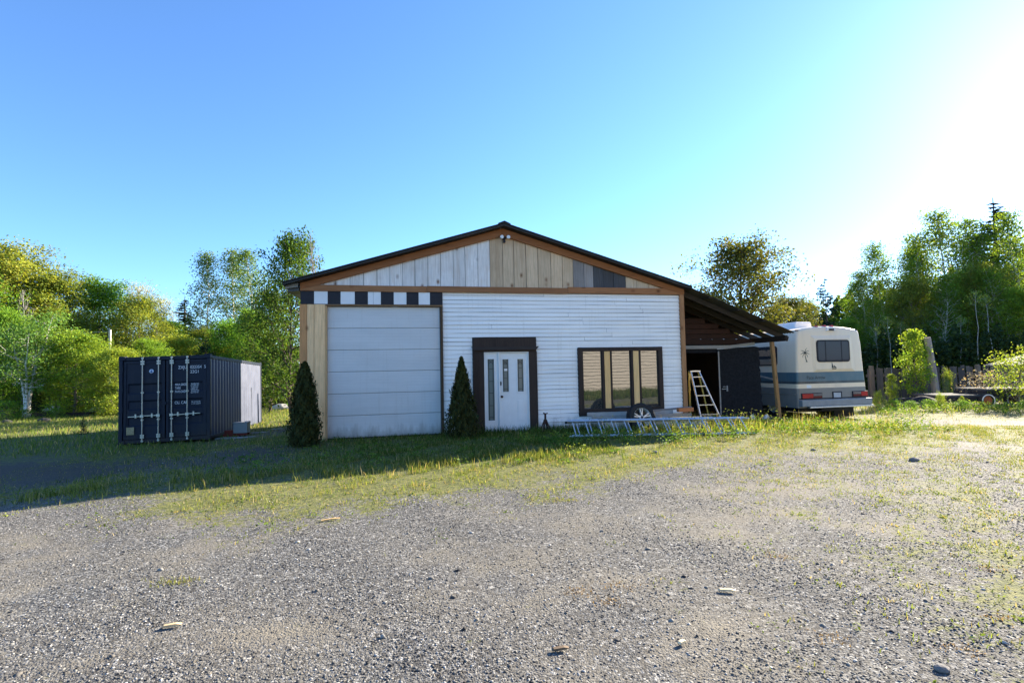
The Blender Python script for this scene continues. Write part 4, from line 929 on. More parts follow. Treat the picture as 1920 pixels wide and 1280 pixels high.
def grow(H=10, cb=0.2, R=3.2, prof=None, nl=34, up=0.5, leaf=0.17, nleaf=9000, sig=0.42, tr=0.16, bark=m_bark, lm=L_MAPLE, lean=0.0, stems=1, spread=0.0, twigs=5, hang=0.0, seed=1, droop=0.0, wander=0.12):
    global rng
    keep = rng; rng = np.random.default_rng(seed)
    V, F = [], []; cl = []; wt = []
    prof = prof or (lambda u: math.sin(math.pi*min(1, 0.18+0.82*u))**0.6)
    for sidx in range(stems):
        az0 = 2*np.pi*sidx/stems + rng.uniform(0, 1); tilt = lean if stems == 1 else spread
        k = 9; tt = np.linspace(0, 1, k); Hs = H*(1 if sidx == 0 else rng.uniform(0.8, 0.97))
        tp = np.stack([np.cos(az0)*tilt*Hs*tt**1.2, np.sin(az0)*tilt*Hs*tt**1.2, Hs*0.96*tt], 1)
        tp[1:, :2] += np.cumsum(rng.normal(0, wander*Hs*0.07, (k-1, 2)), 0)
        if stems > 1: tp[0, :2] += np.array([np.cos(az0), np.sin(az0)])*0.14
        tr0 = tr*(1 if sidx == 0 else 0.8)
        tp[0, 2] = -0.3
        tube_np((V, F), tp, tr0*(1-0.86*tt**0.9), 8)
        nn = nl//stems
        for i in range(nn):
            u = (i+rng.uniform(0, 0.8))/nn; t = cb+(0.97-cb)*u; x = t*(k-1); j = min(int(x), k-2); base = tp[j]*(1-x+j) + tp[j+1]*(x-j)
            az = i*2.4+rng.uniform(-0.5, 0.5); L = R*prof(u)*rng.uniform(0.65, 1.12); el = up*(0.5+0.9*u) + rng.normal(0, 0.14)
            d = np.array([math.cos(az)*math.cos(el), math.sin(az)*math.cos(el), math.sin(el)])
            ll = np.linspace(0, 1, 5); lp = base + d*L*ll[:, None]; lp[:, 2] += (0.10-droop)*L*ll**2; lp[1:] += rng.normal(0, 0.05*L, (4, 3))
            rb = max(0.012, tr0*(1-0.8*t)*0.42); tube_np((V, F), lp, rb*(1-0.8*ll), 5)
            cl += [lp[3], lp[4], (lp[2]+lp[3])/2]; wt += [1, 1, 0.7]
            for q in range(twigs):
                f = rng.uniform(0.35, 1); y = f*4; jj = min(int(y), 3); o = lp[jj]*(1-y+jj)+lp[jj+1]*(y-jj)
                dd = d*0.5+rng.normal(0, 0.75, 3); dd[2] += 0.15-droop; dd /= np.linalg.norm(dd); e = o + dd*L*rng.uniform(0.18, 0.42)
                tube_np((V, F), np.stack([o, (o+e)/2+rng.normal(0, 0.03, 3), e]), [rb*0.4, rb*0.28, rb*0.1], 4)
                cl += [e, (o+e)/2]; wt += [1.0, 0.6]
        cl.append(tp[-1]); wt.append(1.0)
    cl = np.array(cl); wt = np.array(wt)*rng.uniform(0.4, 1.5, len(wt)); wt /= wt.sum()
    tm = mesh_np('trunk', np.concatenate(V), np.concatenate(F), None, [bark], smooth=True)
    cc = tm.color_attributes.new('Col', 'FLOAT_COLOR', 'POINT'); cc.data.foreach_set('color', np.ones(len(tm.vertices)*4, np.float32))
    if nleaf:
        id_ = rng.choice(len(cl), nleaf, p=wt); s_ = sig*rng.uniform(0.6, 1.3, len(cl))
        P = cl[id_] + np.clip(rng.normal(0, 1, (nleaf, 3)), -1.55, 1.55)*s_[id_][:, None]*np.array([1, 1, 0.62])
        P[:, 2] = np.maximum(P[:, 2], 0.1)
        tint = rng.uniform(0.8, 1.2, len(cl))
        LV, LF, lc = leaves(P, leaf, 0.35, 0.62, leafcols(nleaf, tint[id_]), hang)
        cm = mesh_np('crown', LV, LF, lc, [lm])
    else: cm = None
    rng = keep
    return tm, cm, H
def conifer(H=12, R=2.0, nb=30, seed=1, dens=26, lm=L_DARK, bark=m_darkbark, cb=0.06, gap=0.0, droop=0.25, tuft=0.26, power=1.0):
    global rng
    keep = rng; rng = np.random.default_rng(seed)
    V, F = [], []; P = []; D = []
    tube_np((V, F), np.array([[0, 0, -0.3], [0.03, 0, H*0.5], [0, 0.02, H]]), [0.014*H, 0.008*H, 0.01], 7)
    for i in range(nb):
        u = (i/nb)**0.92; z = H*(cb+(0.985-cb)*u); L0 = R*(1-u)**power+0.10
        for j in range(max(3, int(6*(1-u*0.4)))):
            if rng.random() < gap: continue
            az = j*1.05+i*0.7+rng.uniform(-0.3, 0.3); L = L0*rng.uniform(0.6, 1.15)
            ll = np.linspace(0.0, 1, 4); d = np.array([math.cos(az), math.sin(az), 0])
            bp = np.array([0, 0, z]) + d*L*ll[:, None]; bp[:, 2] += L*(-droop*ll + 0.22*ll**2.5)
            tube_np((V, F), bp, [0.02, 0.014, 0.01, 0.004], 4)
            k = max(3, int(dens*L/R)); f = rng.uniform(0.12, 1.02, k)**0.8
            q = np.array([0, 0, z]) + d*L*f[:, None]; q[:, 2] += L*(-droop*f+0.22*f**2.5)
            P.append(q + rng.normal(0, 0.07*L+0.03, (k, 3))*np.array([1, 1, 0.5])); D.append(np.repeat(d[None], k, 0))
    P = np.concatenate(P); n = len(P)
    LV, LF, lc = leaves(P, tuft, 0.7, 0.38, leafcols(n, None, 0.35, 0.1), 0.3)
    tm = mesh_np('trunk', np.concatenate(V), np.concatenate(F), None, [bark], smooth=True)
    cc = tm.color_attributes.new('Col', 'FLOAT_COLOR', 'POINT'); cc.data.foreach_set('color', np.ones(len(tm.vertices)*4, np.float32))
    cm = mesh_np('crown', LV, LF, lc, [lm])
    rng = keep
    return tm, cm, H
dome = lambda u: math.sin(math.pi*min(1, 0.20+0.78*u))**0.55
spire = lambda u: min(1, (u+0.22)*1.7)*(1-u)**0.6+0.14
oval = lambda u: math.sin(math.pi*min(1, 0.25+0.72*u))**0.8
KIND = {
 'olive': [grow(11, 0.06, 3.8, dome, 60, 0.55, 0.16, 32000, 0.46, 0.18, seed=s, lm=L_MAPLE) for s in (1, 2)],
 'green': [grow(10, 0.05, 3.4, dome, 56, 0.55, 0.16, 27000, 0.46, 0.16, seed=s, lm=L_GREEN) for s in (3, 4)],
 'yellow': [grow(8, 0.03, 3.2, dome, 54, 0.4, 0.15, 25000, 0.42, 0.13, seed=s, lm=L_YELL) for s in (5, 6)],
 'pale': [grow(9, 0.15, 2.8, oval, 40, 0.7, 0.10, 5200, 0.5, 0.12, seed=7, lm=L_PALE)],
 'poplar': [grow(13, 0.25, 2.2, spire, 54, 0.65, 0.15, 7500, 0.42, 0.13, m_birch, L_POPLAR, seed=s, lean=0.05, wander=0.16) for s in (8, 9)],
 'aspen': [grow(13, 0.08, 2.5, spire, 70, 0.6, 0.17, 9500, 0.46, 0.12, m_birch, L_ASPEN, seed=s, lean=0.06, wander=0.15) for s in (10, 11, 12)],
 'maple': [grow(9, 0.05, 3.4, dome, 60, 0.6, 0.18, 15000, 0.36, 0.16, m_darkbark, L_MAPLE2, seed=13)],
 'backlit': [grow(8, 0.12, 3.3, dome, 74, 0.55, 0.16, 17000, 0.38, 0.15, m_darkbark, L_BACK, seed=24, wander=0.05)],
 'birch': [grow(6, 0.33, 2.1, dome, 56, 0.5, 0.10, 15000, 0.36, 0.11, m_birch, L_BIRCH, stems=4, spread=0.14, seed=15, droop=0.15)],
 'bare': [grow(10, 0.30, 1.7, oval, 34, 0.9, 0.1, 0, 0.3, 0.16, m_paleb, seed=16, twigs=9, lean=0.06)],
 'spruce': [conifer(12, 2.0, 44, 17, 70)],
 'pine': [conifer(10, 2.2, 26, 18, 60, gap=0.25, cb=0.25, droop=0.05, tuft=0.30, power=0.7)],
 'shrub': [grow(2.6, 0.06, 1.25, dome, 34, 0.7, 0.10, 2600, 0.22, 0.03, m_bark, L_GREEN, stems=3, spread=0.12, seed=19), ],
 'yshrub': [grow(2.6, 0.05, 1.3, dome, 36, 0.6, 0.10, 3000, 0.22, 0.03, m_bark, L_YELL, stems=3, spread=0.14, seed=20)],
 'sapling': [grow(4.2, 0.08, 1.0, oval, 44, 0.6, 0.13, 4200, 0.18, 0.035, m_bark, L_YELL, seed=21)],
 'pink': [grow(1.7, 0.10, 1.3, dome, 34, 0.45, 0.085, 900, 0.20, 0.022, m_bark, L_PINK, stems=3, spread=0.2, seed=22)],
 'bush': [grow(1.2, 0.04, 0.75, dome, 26, 0.6, 0.085, 1300, 0.16, 0.018, m_bark, L_GREEN, stems=3, spread=0.15, seed=23)],
 'darkbush': [conifer(2.2, 0.9, 16, 24, 26, tuft=0.16)],
}
kidx = {}
def hor(px): return 692 - 0.02*(px-960)
def tree(kind, px, Y, top, label, cat='tree', name='tree', group=None, wide=1.0, rz=None):
    """stand a tree on the ground so that its tip reaches the height it has in the photograph"""
    vs_ = KIND[kind]; i = kidx.get(kind, 0); kidx[kind] = i+1; tm, cm, H = vs_[i % len(vs_)]
    X = (px-960)/960*Y; z0 = float(gh(X, Y)); h = EYE + (hor(px)-top)/960*Y - z0
    s = h/H
    o = empty(name, label, cat, (X, Y, z0), random.Random(int(px)*7+3).uniform(0, 6.28) if rz is None else rz, group)
    o.scale = (s*wide, s*wide, s)
    t = link(bpy.data.objects.new('trunk', tm), o)
    if cm: link(bpy.data.objects.new('crown', cm), o)
    return o
GL, GR, GM = 'trees at the left edge of the yard', 'trees behind the fence at the right', 'trees behind the workshop'
for k, px, Y, top, lb, wd in [
 ('olive', 8, 34, 468, 'tallest olive-gold maple at the left edge of the picture', 1.0),
 ('olive', 100, 35, 512, 'olive-gold maple second from the left edge, shoulder of the big crown', 1.0),
 ('green', -75, 31, 500, 'green tree cut off by the left edge of the picture', 1.0),
 ('green', 185, 39, 532, 'bright green tree right of the olive-gold maples, above the grey pole', 1.0),
 ('pale', 258, 45, 530, 'pale budding tree showing whitish against the sky above the container', 1.0),
 ('olive', 262, 37, 562, 'olive-green tree in front of the pale budding tree', 0.95),
 ('pale', 300, 47, 555, 'smaller pale budding tree left of the dark spruce tip', 0.9),
 ('green', 316, 42, 606, 'green tree just left of the dark spruce tip', 0.95),
 ('spruce', 344, 46, 556, 'dark pointed spruce rising above the trees behind the container', 2.5),
 ('spruce', 395, 56, 598, 'small dark spruce tip between the container and the poplars', 1.5),
 ('yellow', 140, 29, 625, 'bright yellow-green tree left of the grey pole and container', 1.1),
 ('yellow', 226, 28.5, 655, 'bright yellow-green tree right of the grey pole over the container roof', 1.1),
 ('green', 285, 33, 640, 'low green tree directly above the middle of the container', 1.2),
 ('yellow', 330, 36, 632, 'yellow-green tree above the container end nearest the workshop', 1.1),
 ('pine', 385, 32, 628, 'soft blue-green pine above the far end of the container', 1.0),
 ('yellow', 445, 38, 630, 'yellow-green tree below the tall thin poplars', 1.1),
 ('green', 12, 29, 585, 'light green tree above the white birch clump', 0.8),
 ('green', 485, 37, 640, 'green tree filling the gap between container and workshop', 1.1),
 ('green', 425, 37, 606, 'green tree behind the blue-green pine, left of the tall poplars', 1.1),
 ('green', 478, 34, 585, 'green tree between the tall poplars and the dark maple', 0.9),
 ('olive', 382, 41, 614, 'olive tree over the far end of the container', 0.9),
 ('bare', 45, 32.0, 535, 'pale leafless tree standing in front of the olive-gold maples', 0.9),
 ('olive', -30, 39, 490, 'olive tree behind the light green tree at the left edge', 1.0)]:
    tree(k, px, Y, top, lb, group=GL, wide=wd)
for k, px, Y, top, lb, wd in [
 ('poplar', 398, 42, 468, 'thin poplar with white trunk, leftmost of the tall group by the workshop', 0.95),
 ('poplar', 440, 44, 462, 'thin poplar with white trunk, second of the tall group', 0.95),
 ('poplar', 482, 43, 460, 'thin poplar with white trunk, closest to the workshop roof', 0.95),
 ('maple', 546, 27, 450, 'broad dark green maple rising beside the left roof edge', 0.62),
 ('maple', 505, 29, 560, 'lower dark green maple at the left wall of the workshop', 0.8),
 ('bare', 597, 24, 422, 'bare dead tree standing over the left roof slope', 0.55),
 ('bare', 1238, 44, 500, 'bare twig-like tree top over the right roof slope', 0.4),
 ('backlit', 1392, 29, 464, 'round backlit maple behind the lean-to roof', 0.95),
 ('backlit', 1480, 33, 565, 'lower sunlit olive tree above the motorhome roof', 0.9),
 ('backlit', 1330, 38, 590, 'olive tree half hidden by the lean-to roof', 0.9)]:
    tree(k, px, Y, top, lb, group=GM, wide=wd)
for k, px, Y, top, lb, wd in [
 ('pine', 1552, 44, 516, 'dark sparse pine right above the motorhome', 0.75),
 ('olive', 1522, 52, 565, 'olive tree in the dip left of the dark pine', 0.8),
 ('aspen', 1605, 46, 522, 'leafy aspen right of the dark pine', 0.95),
 ('aspen', 1633, 45, 500, 'leafy aspen, second right of the dark pine', 0.95),
 ('aspen', 1668, 45, 442, 'tall aspen, first of the high tree tops at the right', 0.9),
 ('poplar', 1700, 48, 450, 'thin airy poplar between two leafy aspens', 0.9),
 ('aspen', 1738, 44, 424, 'tall aspen above the yellow-green sapling', 0.9),
 ('aspen', 1790, 44, 381, 'very tall aspen with a pointed top and white trunk', 0.9),
 ('aspen', 1714, 46, 462, 'aspen filling the gap above the grey wooden post', 0.85),
 ('aspen', 1825, 47, 440, 'aspen in the dip between the two tallest ones', 0.85),
 ('poplar', 1822, 45, 430, 'airy poplar in the gap between the two tallest aspens', 0.9),
 ('aspen', 1850, 44, 392, 'very tall aspen left of the dark spruce', 0.85),
 ('spruce', 1882, 48, 366, 'dark spruce with the highest top at the right edge', 2.0),
 ('aspen', 1914, 43, 386, 'tall aspen cut by the right edge of the picture', 0.85),
 ('green', 1590, 42, 600, 'low dark green tree right of the motorhome window', 0.9),
 ('aspen', 1650, 41, 555, 'low aspen in front of the taller ones right of the motorhome', 1.2),
 ('olive', 1712, 43, 530, 'olive-green tree behind the grey wooden post', 0.8),
 ('aspen', 1765, 41, 510, 'dense aspen behind the fence right of the post', 1.1),
 ('olive', 1832, 42, 500, 'olive-green tree with sunlit leaves below the tallest aspens', 0.8),
 ('aspen', 1885, 40, 490, 'dense aspen behind the fence near the right edge', 1.1),
 ('green', 1925, 39, 545, 'low green tree cut by the right edge', 0.9)]:
    tree(k, px, Y, top, lb, group=GR, wide=wd)
# slim white birch stems showing in the dark wood
st_m = grow(8, 0.86, 0.6, oval, 6, 0.6, 0.12, 260, 0.25, 0.07, m_greybirch, L_POPLAR, lean=0.10, seed=31, twigs=2)
KIND['stem'] = [st_m]
for px, Y, top, rz, lb in [(1668, 33, 590, 2.9, 'slim leaning white birch stem just right of the motorhome'), (1690, 34, 600, 3.0, 'slim leaning white birch stem, second right of the motorhome'), (1640, 34, 610, 3.3, 'slim birch stem closest to the motorhome'),
                           (1829, 34, 540, 3.1, 'white birch stem behind the fence right of the grey post'), (1866, 34, 545, 0.2, 'white birch stem behind the pink shrub'), (1795, 35, 590, 3.4, 'forked pale birch stem low in the dark wood')]:
    tree('stem', px, Y, top, lb, group='slim birch stems in the wood', wide=0.8, rz=rz, name='slim_birch_tree')
tree('birch', 52, 28, 585, 'birch clump with four white trunks at the left', name='birch_tree', wide=1.05)
for k, px, Y, top, lb in [
 ('bush', 50, 26.0, 768, 'low bush at the foot of the white birch trunks'), ('bush', 15, 25.5, 755, 'low bush at the left edge beside the birches'), ('bush', 108, 27, 766, 'low bush right of the birch trunks'),
 ('darkbush', 60, 29.5, 730, 'young dark spruce behind the birch trunks'), ('darkbush', 140, 31, 728, 'dark bushy young spruce in the shade left of the container'), ('bush', 150, 30, 752, 'low bush in front of the young spruce left of the container')]:
    tree(k, px, Y, top, lb, 'bush', 'bush', group='bushes below the left trees', wide=1.3)
for k, px, Y, top, lb, nm, wd in [
 ('sapling', 1712, 23.0, 616, 'yellow-green sunlit young maple left of the grey wooden post', 'young_tree', 0.85),
 ('yshrub', 1900, 19.5, 664, 'sunlit yellow-green shrub at the right edge above the trailer', 'shrub', 0.95),
 ('pink', 1842, 20.5, 702, 'pinkish dry shrub above the orange trailer wheel', 'shrub', 0.95),
 ('yshrub', 1772, 23.3, 697, 'small yellow-green shrub against the fence between post and pink shrub', 'shrub', 0.4),
 ('sapling', 1668, 22, 700, 'spindly sapling against the fence right of the motorhome', 'young_tree', 0.8),
 ('yshrub', 1640, 19.5, 735, 'small sunlit shrub touching the right rear of the motorhome', 'shrub', 0.6),
 ('bush', 1670, 19.2, 750, 'rounded weed bush left of the dark tarpaulin heap', 'bush', 1.3), ('bush', 1700, 18.8, 752, 'rounded weed bush at the left end of the tarpaulin heap', 'bush', 1.2),
 ('bush', 1735, 18.6, 750, 'rounded weed bush before the middle of the tarpaulin heap', 'bush', 1.2), ('yshrub', 1757, 18.5, 738, 'yellow-tipped weed bush before the trailer tongue', 'shrub', 0.55),
 ('bush', 1800, 18.4, 752, 'weed bush left of the orange trailer wheel', 'bush', 1.2), ('sapling', 1796, 18.9, 742, 'thin upright weed sapling before the trailer bed', 'young_tree', 0.9), ('bush', 1862, 18.0, 758, 'weed bush between the two trailer wheels', 'bush', 1.2), ('bush', 1915, 17.5, 752, 'weed bush at the right edge before the trailer', 'bush', 1.3),
 ('darkbush', 158, 18.2, 776, 'small dark sapling in the grass left of the container', 'sapling', 0.5)]:
    tree(k, px, Y, top, lb, 'shrub' if nm == 'shrub' else 'bush' if nm == 'bush' else 'sapling', nm, wide=wd)

# dense cedars beside the roll-up door
def cedar(H, R, prof, n, seed):
    global rng
    keep = rng; rng = np.random.default_rng(seed)
    u = rng.random(n)**0.85; az = rng.uniform(0, 6.28, n); lump = 1+0.16*np.sin(az*5+u*17)+0.12*np.sin(az*9-u*31+2)
    r = R*prof(u)*lump*np.sqrt(rng.uniform(0.4, 1.0, n))*rng.choice([1.0, 1.0, 1.0, 1.12, 1.28], n)
    P = np.stack([np.cos(az)*r, np.sin(az)*r, H*(0.02+0.97*u)], 1)
    nrm = np.stack([np.cos(az), np.sin(az), np.full(n, 0.25)], 1)+rng.normal(0, 0.55, (n, 3)); nrm /= np.linalg.norm(nrm, axis=1)[:, None]
    t = np.stack([0.55*np.cos(az), 0.55*np.sin(az), np.ones(n)], 1)+rng.normal(0, 0.3, (n, 3)); t -= nrm*np.sum(nrm*t, 1)[:, None]; t /= np.linalg.norm(t, axis=1)[:, None]
    q = np.cross(nrm, t); s = (0.06*rng.uniform(0.6, 1.5, n))[:, None]
    V = np.stack([P-t*s*0.5, P+q*s*0.24, P+t*s*0.6, P-q*s*0.24], 1).reshape(-1, 3)
    c = leafcols(n, None, 0.35, 0.2)
    cm = mesh_np('crown', V, np.arange(n*4).reshape(n, 4), np.repeat(c, 4, 0), [L_CEDAR])
    rng = keep
    return cm
for H, R, pf, X, Y, lb, sd in ((1.86, 0.345, lambda u: (1-u)**0.55*(0.95-0.12*(1-u)**6), -4.60, 11.35, 'rounded columnar dark cedar at the left corner of the workshop', 41), (1.92, 0.405, lambda u: (1-u)**0.72*(1-0.3*u)+0.015, -1.22, 12.25, 'pointed cone-shaped cedar between roll-up door and entry door', 42)):
    o = empty('cedar', lb, 'cedar', (X, Y, 0)); link(bpy.data.objects.new('crown', cedar(H, R, pf, 15000, sd)), o)
    b = MB(); b.tube([(0, 0, -0.1), (0.02, 0, H*0.5), (0, 0, H*0.93)], [0.05, 0.03, 0.006], 7); b.build('trunk', m_darkbark, o)

# far wood that reads as one dark mass behind the single trees
def woods(name, arcs, n, s, lm):
    P = []
    for px0, px1, y0, y1, t0, t1, m in arcs:
        px = rng.uniform(px0, px1, m); Y = rng.uniform(y0, y1, m); f = (px-px0)/(px1-px0)
        top = t0+(t1-t0)*f + 14*np.sin(px*0.09)+9*np.sin(px*0.23+1); X = (px-960)/960*Y
        h = EYE+(hor(px)-top)/960*Y; z = -0.6+(h+0.6)*rng.random(m)**0.9
        P.append(np.stack([X, Y, z], 1))
    P = np.concatenate(P); V, F, c = leaves(P, s, 0.3, 0.7, leafcols(len(P), None, 0.35, 0.15))
    return tag(link(bpy.data.objects.new(name, mesh_np(name, V, F, c, [lm]))), 'dense green wood far behind the single trees', 'wood', kind='stuff')
woods('woods', [(-250, 560, 46, 54, 600, 660, 26000), (560, 1300, 52, 62, 640, 640, 9000), (1300, 1560, 48, 56, 610, 600, 9000), (1545, 1935, 47, 55, 575, 480, 24000)], 0, 0.42, L_MAPLE2)
# understorey: low growth, its shade under the trees put into the leaf colour
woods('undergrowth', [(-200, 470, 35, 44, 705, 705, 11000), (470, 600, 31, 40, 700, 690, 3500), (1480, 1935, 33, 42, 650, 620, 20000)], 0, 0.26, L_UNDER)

# ------------------------------------------------------------------ grass and weeds
def blades(X, Y, h, wd, col, lean=0.45):
    n = len(X); z = gh(X, Y)-0.01
    az = rng.uniform(0, 6.28, n); la = rng.uniform(0, 6.28, n); ln = np.abs(rng.normal(0, lean, n))*h
    sx_, sy_ = np.cos(az)*wd/2, np.sin(az)*wd/2; lx, ly = np.cos(la)*ln, np.sin(la)*ln
    B = np.stack([X, Y, z], 1)
    a = B+np.stack([sx_, sy_, 0*h], 1); b = B-np.stack([sx_, sy_, 0*h], 1)
    m = B+np.stack([lx*0.35, ly*0.35, h*0.6], 1); c = m+np.stack([sx_*0.75, sy_*0.75, 0*h], 1); d = m-np.stack([sx_*0.75, sy_*0.75, 0*h], 1)
    t = B+np.stack([lx, ly, h*np.sqrt(np.clip(1-(ln/h)**2*0.4, 0.2, 1))], 1)
    V = np.stack([a, b, d, c, t], 1).reshape(-1, 3); k = np.arange(n)*5
    Q = np.stack([k, k+1, k+2, k+3], 1); T = np.stack([k+3, k+2, k+4, k+4], 1)
    return V, Q, T[:, :3], np.repeat(col, 5, 0)
GV, GQ, GT, GC = [], [], [], []
goff = 0
def put(X, Y, h, wd, col, lean=0.45):
    global goff
    if len(X) == 0: return
    V, Q, T, c = blades(X, Y, h, wd, col, lean)
    GV.append(V); GQ.append(Q+goff); GT.append(T+goff); GC.append(c); goff += len(V)
def facade_gap(x, y):
    """metres in front of the workshop front"""
    return -((x-HO.x)*HD.x + (y-HO.y)*HD.y), (x-HO.x)*HA.x + (y-HO.y)*HA.y
def gcol(n, a, b, dry=0.12):
    t = rng.random((n, 1)); c = np.array(a)*(1-t)+np.array(b)*t
    d = rng.random(n) < dry; c[d] = np.array([0.42, 0.34, 0.17])*rng.uniform(0.7, 1.1, (d.sum(), 1))
    return c*rng.uniform(0.75, 1.25, (n, 1))
def inhouse(x, y):
    f, a = facade_gap(x, y)
    return (f < 0.06) & (f > -9.5) & (a > -5.3) & (a < 8.0)
def incont(x, y):
    dx, dy = x+11.56, y-15.07; c, s = math.cos(R_(12.7)), math.sin(R_(12.7)); u_, v_ = dx*c+dy*s, -dx*s+dy*c
    return (u_ > -0.05) & (u_ < 2.5) & (v_ > -0.05) & (v_ < 6.1)
def zone(n, xr, yr, dens, h0, h1, wd, ca, cb_, lean=0.45, dry=0.12, patch=0.0):
    x = rng.uniform(*xr, n); y = rng.uniform(*yr, n)
    p = dens(x, y); 
    if patch: p = p*ss((wob(x, y, 1.9, 3.3)+wob(x, y, 4.7, 0.4)*0.7+0.35)/0.8*1.0)*patch + p*(1-patch)
    k = (rng.random(n) < p) & ~inhouse(x, y) & ~incont(x, y) & (np.abs(x) < y*1.12+0.6)
    x, y = x[k], y[k]; m = len(x)
    hh = (h0+(h1-h0)*rng.random(m)**1.5)
    put(x, y, hh, wd*rng.uniform(0.6, 1.3, m), gcol(m, ca, cb_, dry), lean)
LUSH_A, LUSH_B = (0.042, 0.078, 0.012), (0.11, 0.155, 0.025)
YEL_A, YEL_B = (0.12, 0.17, 0.033), (0.24, 0.255, 0.065)
# short mossy growth over the edge of the gravel
zone(620000, (-11, 13), (3.2, 15), lambda x, y: grassness(x, y)*(0.5+0.35*(y > 8)), 0.012, 0.05, 0.0085, YEL_A, YEL_B, 0.7, 0.2, 0.85)
# tufts in the same belt
zone(110000, (-11, 12), (6.2, 15), lambda x, y: grassness(x, y)**2*0.6, 0.04, 0.12, 0.008, (0.10, 0.16, 0.03), YEL_B, 0.5, 0.15, 1.0)
# taller grass along the shadow edge, left half
zone(26000, (-7, 1), (6.6, 10.5), lambda x, y: ss(1-np.abs(y-(8.7+0.27*(x+2)))/1.0)*0.9, 0.06, 0.20, 0.009, LUSH_A, YEL_B, 0.45, 0.1, 0.9)
# shaded lawn between the track and the workshop
zone(60000, (-9, 2), (9, 13.6), lambda x, y: grassness(x, y)*0.8*(0.35+0.65*ss((x+5)/3)), 0.04, 0.15, 0.009, LUSH_A, LUSH_B, 0.5, 0.08, 0.85)
# rank grass against the workshop front
def front(x, y):
    f, a = facade_gap(x, y); return ss((1.5-f)/1.2)*(f > 0)*(a > -1.9)*(a < 8.5)
zone(80000, (-3, 9), (10, 15.5), lambda x, y: front(x, y)*0.8, 0.07, 0.26, 0.010, LUSH_A, LUSH_B, 0.45, 0.08, 0.4)
def front_l(x, y):
    f, a = facade_gap(x, y); return ss((0.7-f)/0.5)*(f > 0)*(a > -6)*(a < -1.8)
zone(14000, (-7, -1), (9.5, 13.6), lambda x, y: front_l(x, y)*0.55, 0.05, 0.16, 0.010, LUSH_A, LUSH_B, 0.5, 0.06, 0.5)
# tall sunlit weeds and grass right of the workshop, before the lean-to and motorhome
def rightstrip(x, y):
    d = y-(11.7+0.20*(x-4)); return ss((x-1.5)/2)*ss((11.0-x)/1.5)*ss(1-np.abs(d-0.75)/1.35)
zone(60000, (1, 11.5), (10, 16.5), lambda x, y: rightstrip(x, y)*0.85, 0.08, 0.32, 0.011, (0.12, 0.20, 0.03), (0.30, 0.32, 0.06), 0.4, 0.18, 0.7)
zone(5000, (3, 11.5), (11.5, 16.5), lambda x, y: rightstrip(x, y)*0.5, 0.30, 0.52, 0.008, (0.22, 0.24, 0.06), (0.42, 0.36, 0.14), 0.25, 0.4, 0.8)
# lawns far left and behind the container gap, strip under the fence
zone(150000, (-40, -6), (13, 31), lambda x, y: 0.55*ss((y-12.5)/2)*(1-np.exp(-((x+7.4)/1.6)**2)*(y < 19)), 0.06, 0.20, 0.020, (0.08, 0.15, 0.025), (0.24, 0.28, 0.07), 0.5, 0.12, 0.5)
zone(45000, (10.5, 34), (15.8, 30), lambda x, y: 0.55*ss((y-(17.0+0.0*(x-12)))/1.2), 0.07, 0.26, 0.022, (0.10, 0.16, 0.03), (0.26, 0.28, 0.07), 0.5, 0.15, 0.6)
zone(16000, (10, 24), (13.0, 18.5), lambda x, y: 0.4*grassness(x, y), 0.03, 0.10, 0.014, YEL_A, YEL_B, 0.6, 0.25, 0.9)
# sparse tufts out in the gravel at the right
cx_ = rng.uniform(0.6, 11, 1500); cy_ = rng.uniform(2.6, 11, 1500); keep_ = (np.abs(cx_) < cy_*1.1) & (rng.random(1500) < 0.08+0.8*ss((cx_-1)/4)); cx_, cy_ = cx_[keep_], cy_[keep_]
for x0, y0 in zip(cx_, cy_):
    m = rnd.randint(6, 30); r = rnd.uniform(0.02, 0.09)
    put(x0+rng.normal(0, r, m), y0+rng.normal(0, r, m), rng.uniform(0.012, 0.05, m), np.full(m, 0.007), gcol(m, (0.13, 0.19, 0.03), YEL_B, 0.15), 0.8)
for x0, y0 in ((0.55, 6.3), (-2.65, 4.05)):
    m = 160; put(x0+rng.normal(0, 0.10, m), y0+rng.normal(0, 0.05, m), rng.uniform(0.015, 0.05, m), np.full(m, 0.006), gcol(m, (0.14, 0.16, 0.03), YEL_B, 0.2), 0.8)
for x0, y0 in ((3.0, 3.25), (2.45, 2.95), (2.9, 2.9), (1.85, 3.1), (2.2, 4.4), (3.6, 4.0), (0.45, 3.75), (0.62, 3.6), (0.75, 3.85)):   # dead brown rosettes and thatch
    m = 130; put(x0+rng.normal(0, 0.07, m), y0+rng.normal(0, 0.05, m), rng.uniform(0.008, 0.03, m), np.full(m, 0.006), np.array((0.24, 0.16, 0.08))*rng.uniform(0.6, 1.4, (m, 1)), 1.2)
m = 16000; gx, gy = rng.uniform(7, 22, m), rng.uniform(-2.5, 4.5, m); k_ = (gx > gy*1.15+1.0) & (gx > 6); put(gx[k_], gy[k_], rng.uniform(0.1, 0.4, k_.sum()), np.full(k_.sum(), 0.02), gcol(k_.sum(), LUSH_A, LUSH_B, 0.05), 0.4)
GV = np.concatenate(GV); GQ = np.concatenate(GQ); GT = np.concatenate(GT); GC = np.concatenate(GC)
me = bpy.data.meshes.new('grass'); nq, ntr = len(GQ), len(GT)
me.vertices.add(len(GV)); me.vertices.foreach_set('co', GV.astype(np.float32).ravel())
me.loops.add(nq*4+ntr*3); me.loops.foreach_set('vertex_index', np.concatenate([GQ.ravel(), GT.ravel()]).astype(np.int32))
me.polygons.add(nq+ntr); me.polygons.foreach_set('loop_start', np.concatenate([np.arange(nq)*4, nq*4+np.arange(ntr)*3]).astype(np.int32))
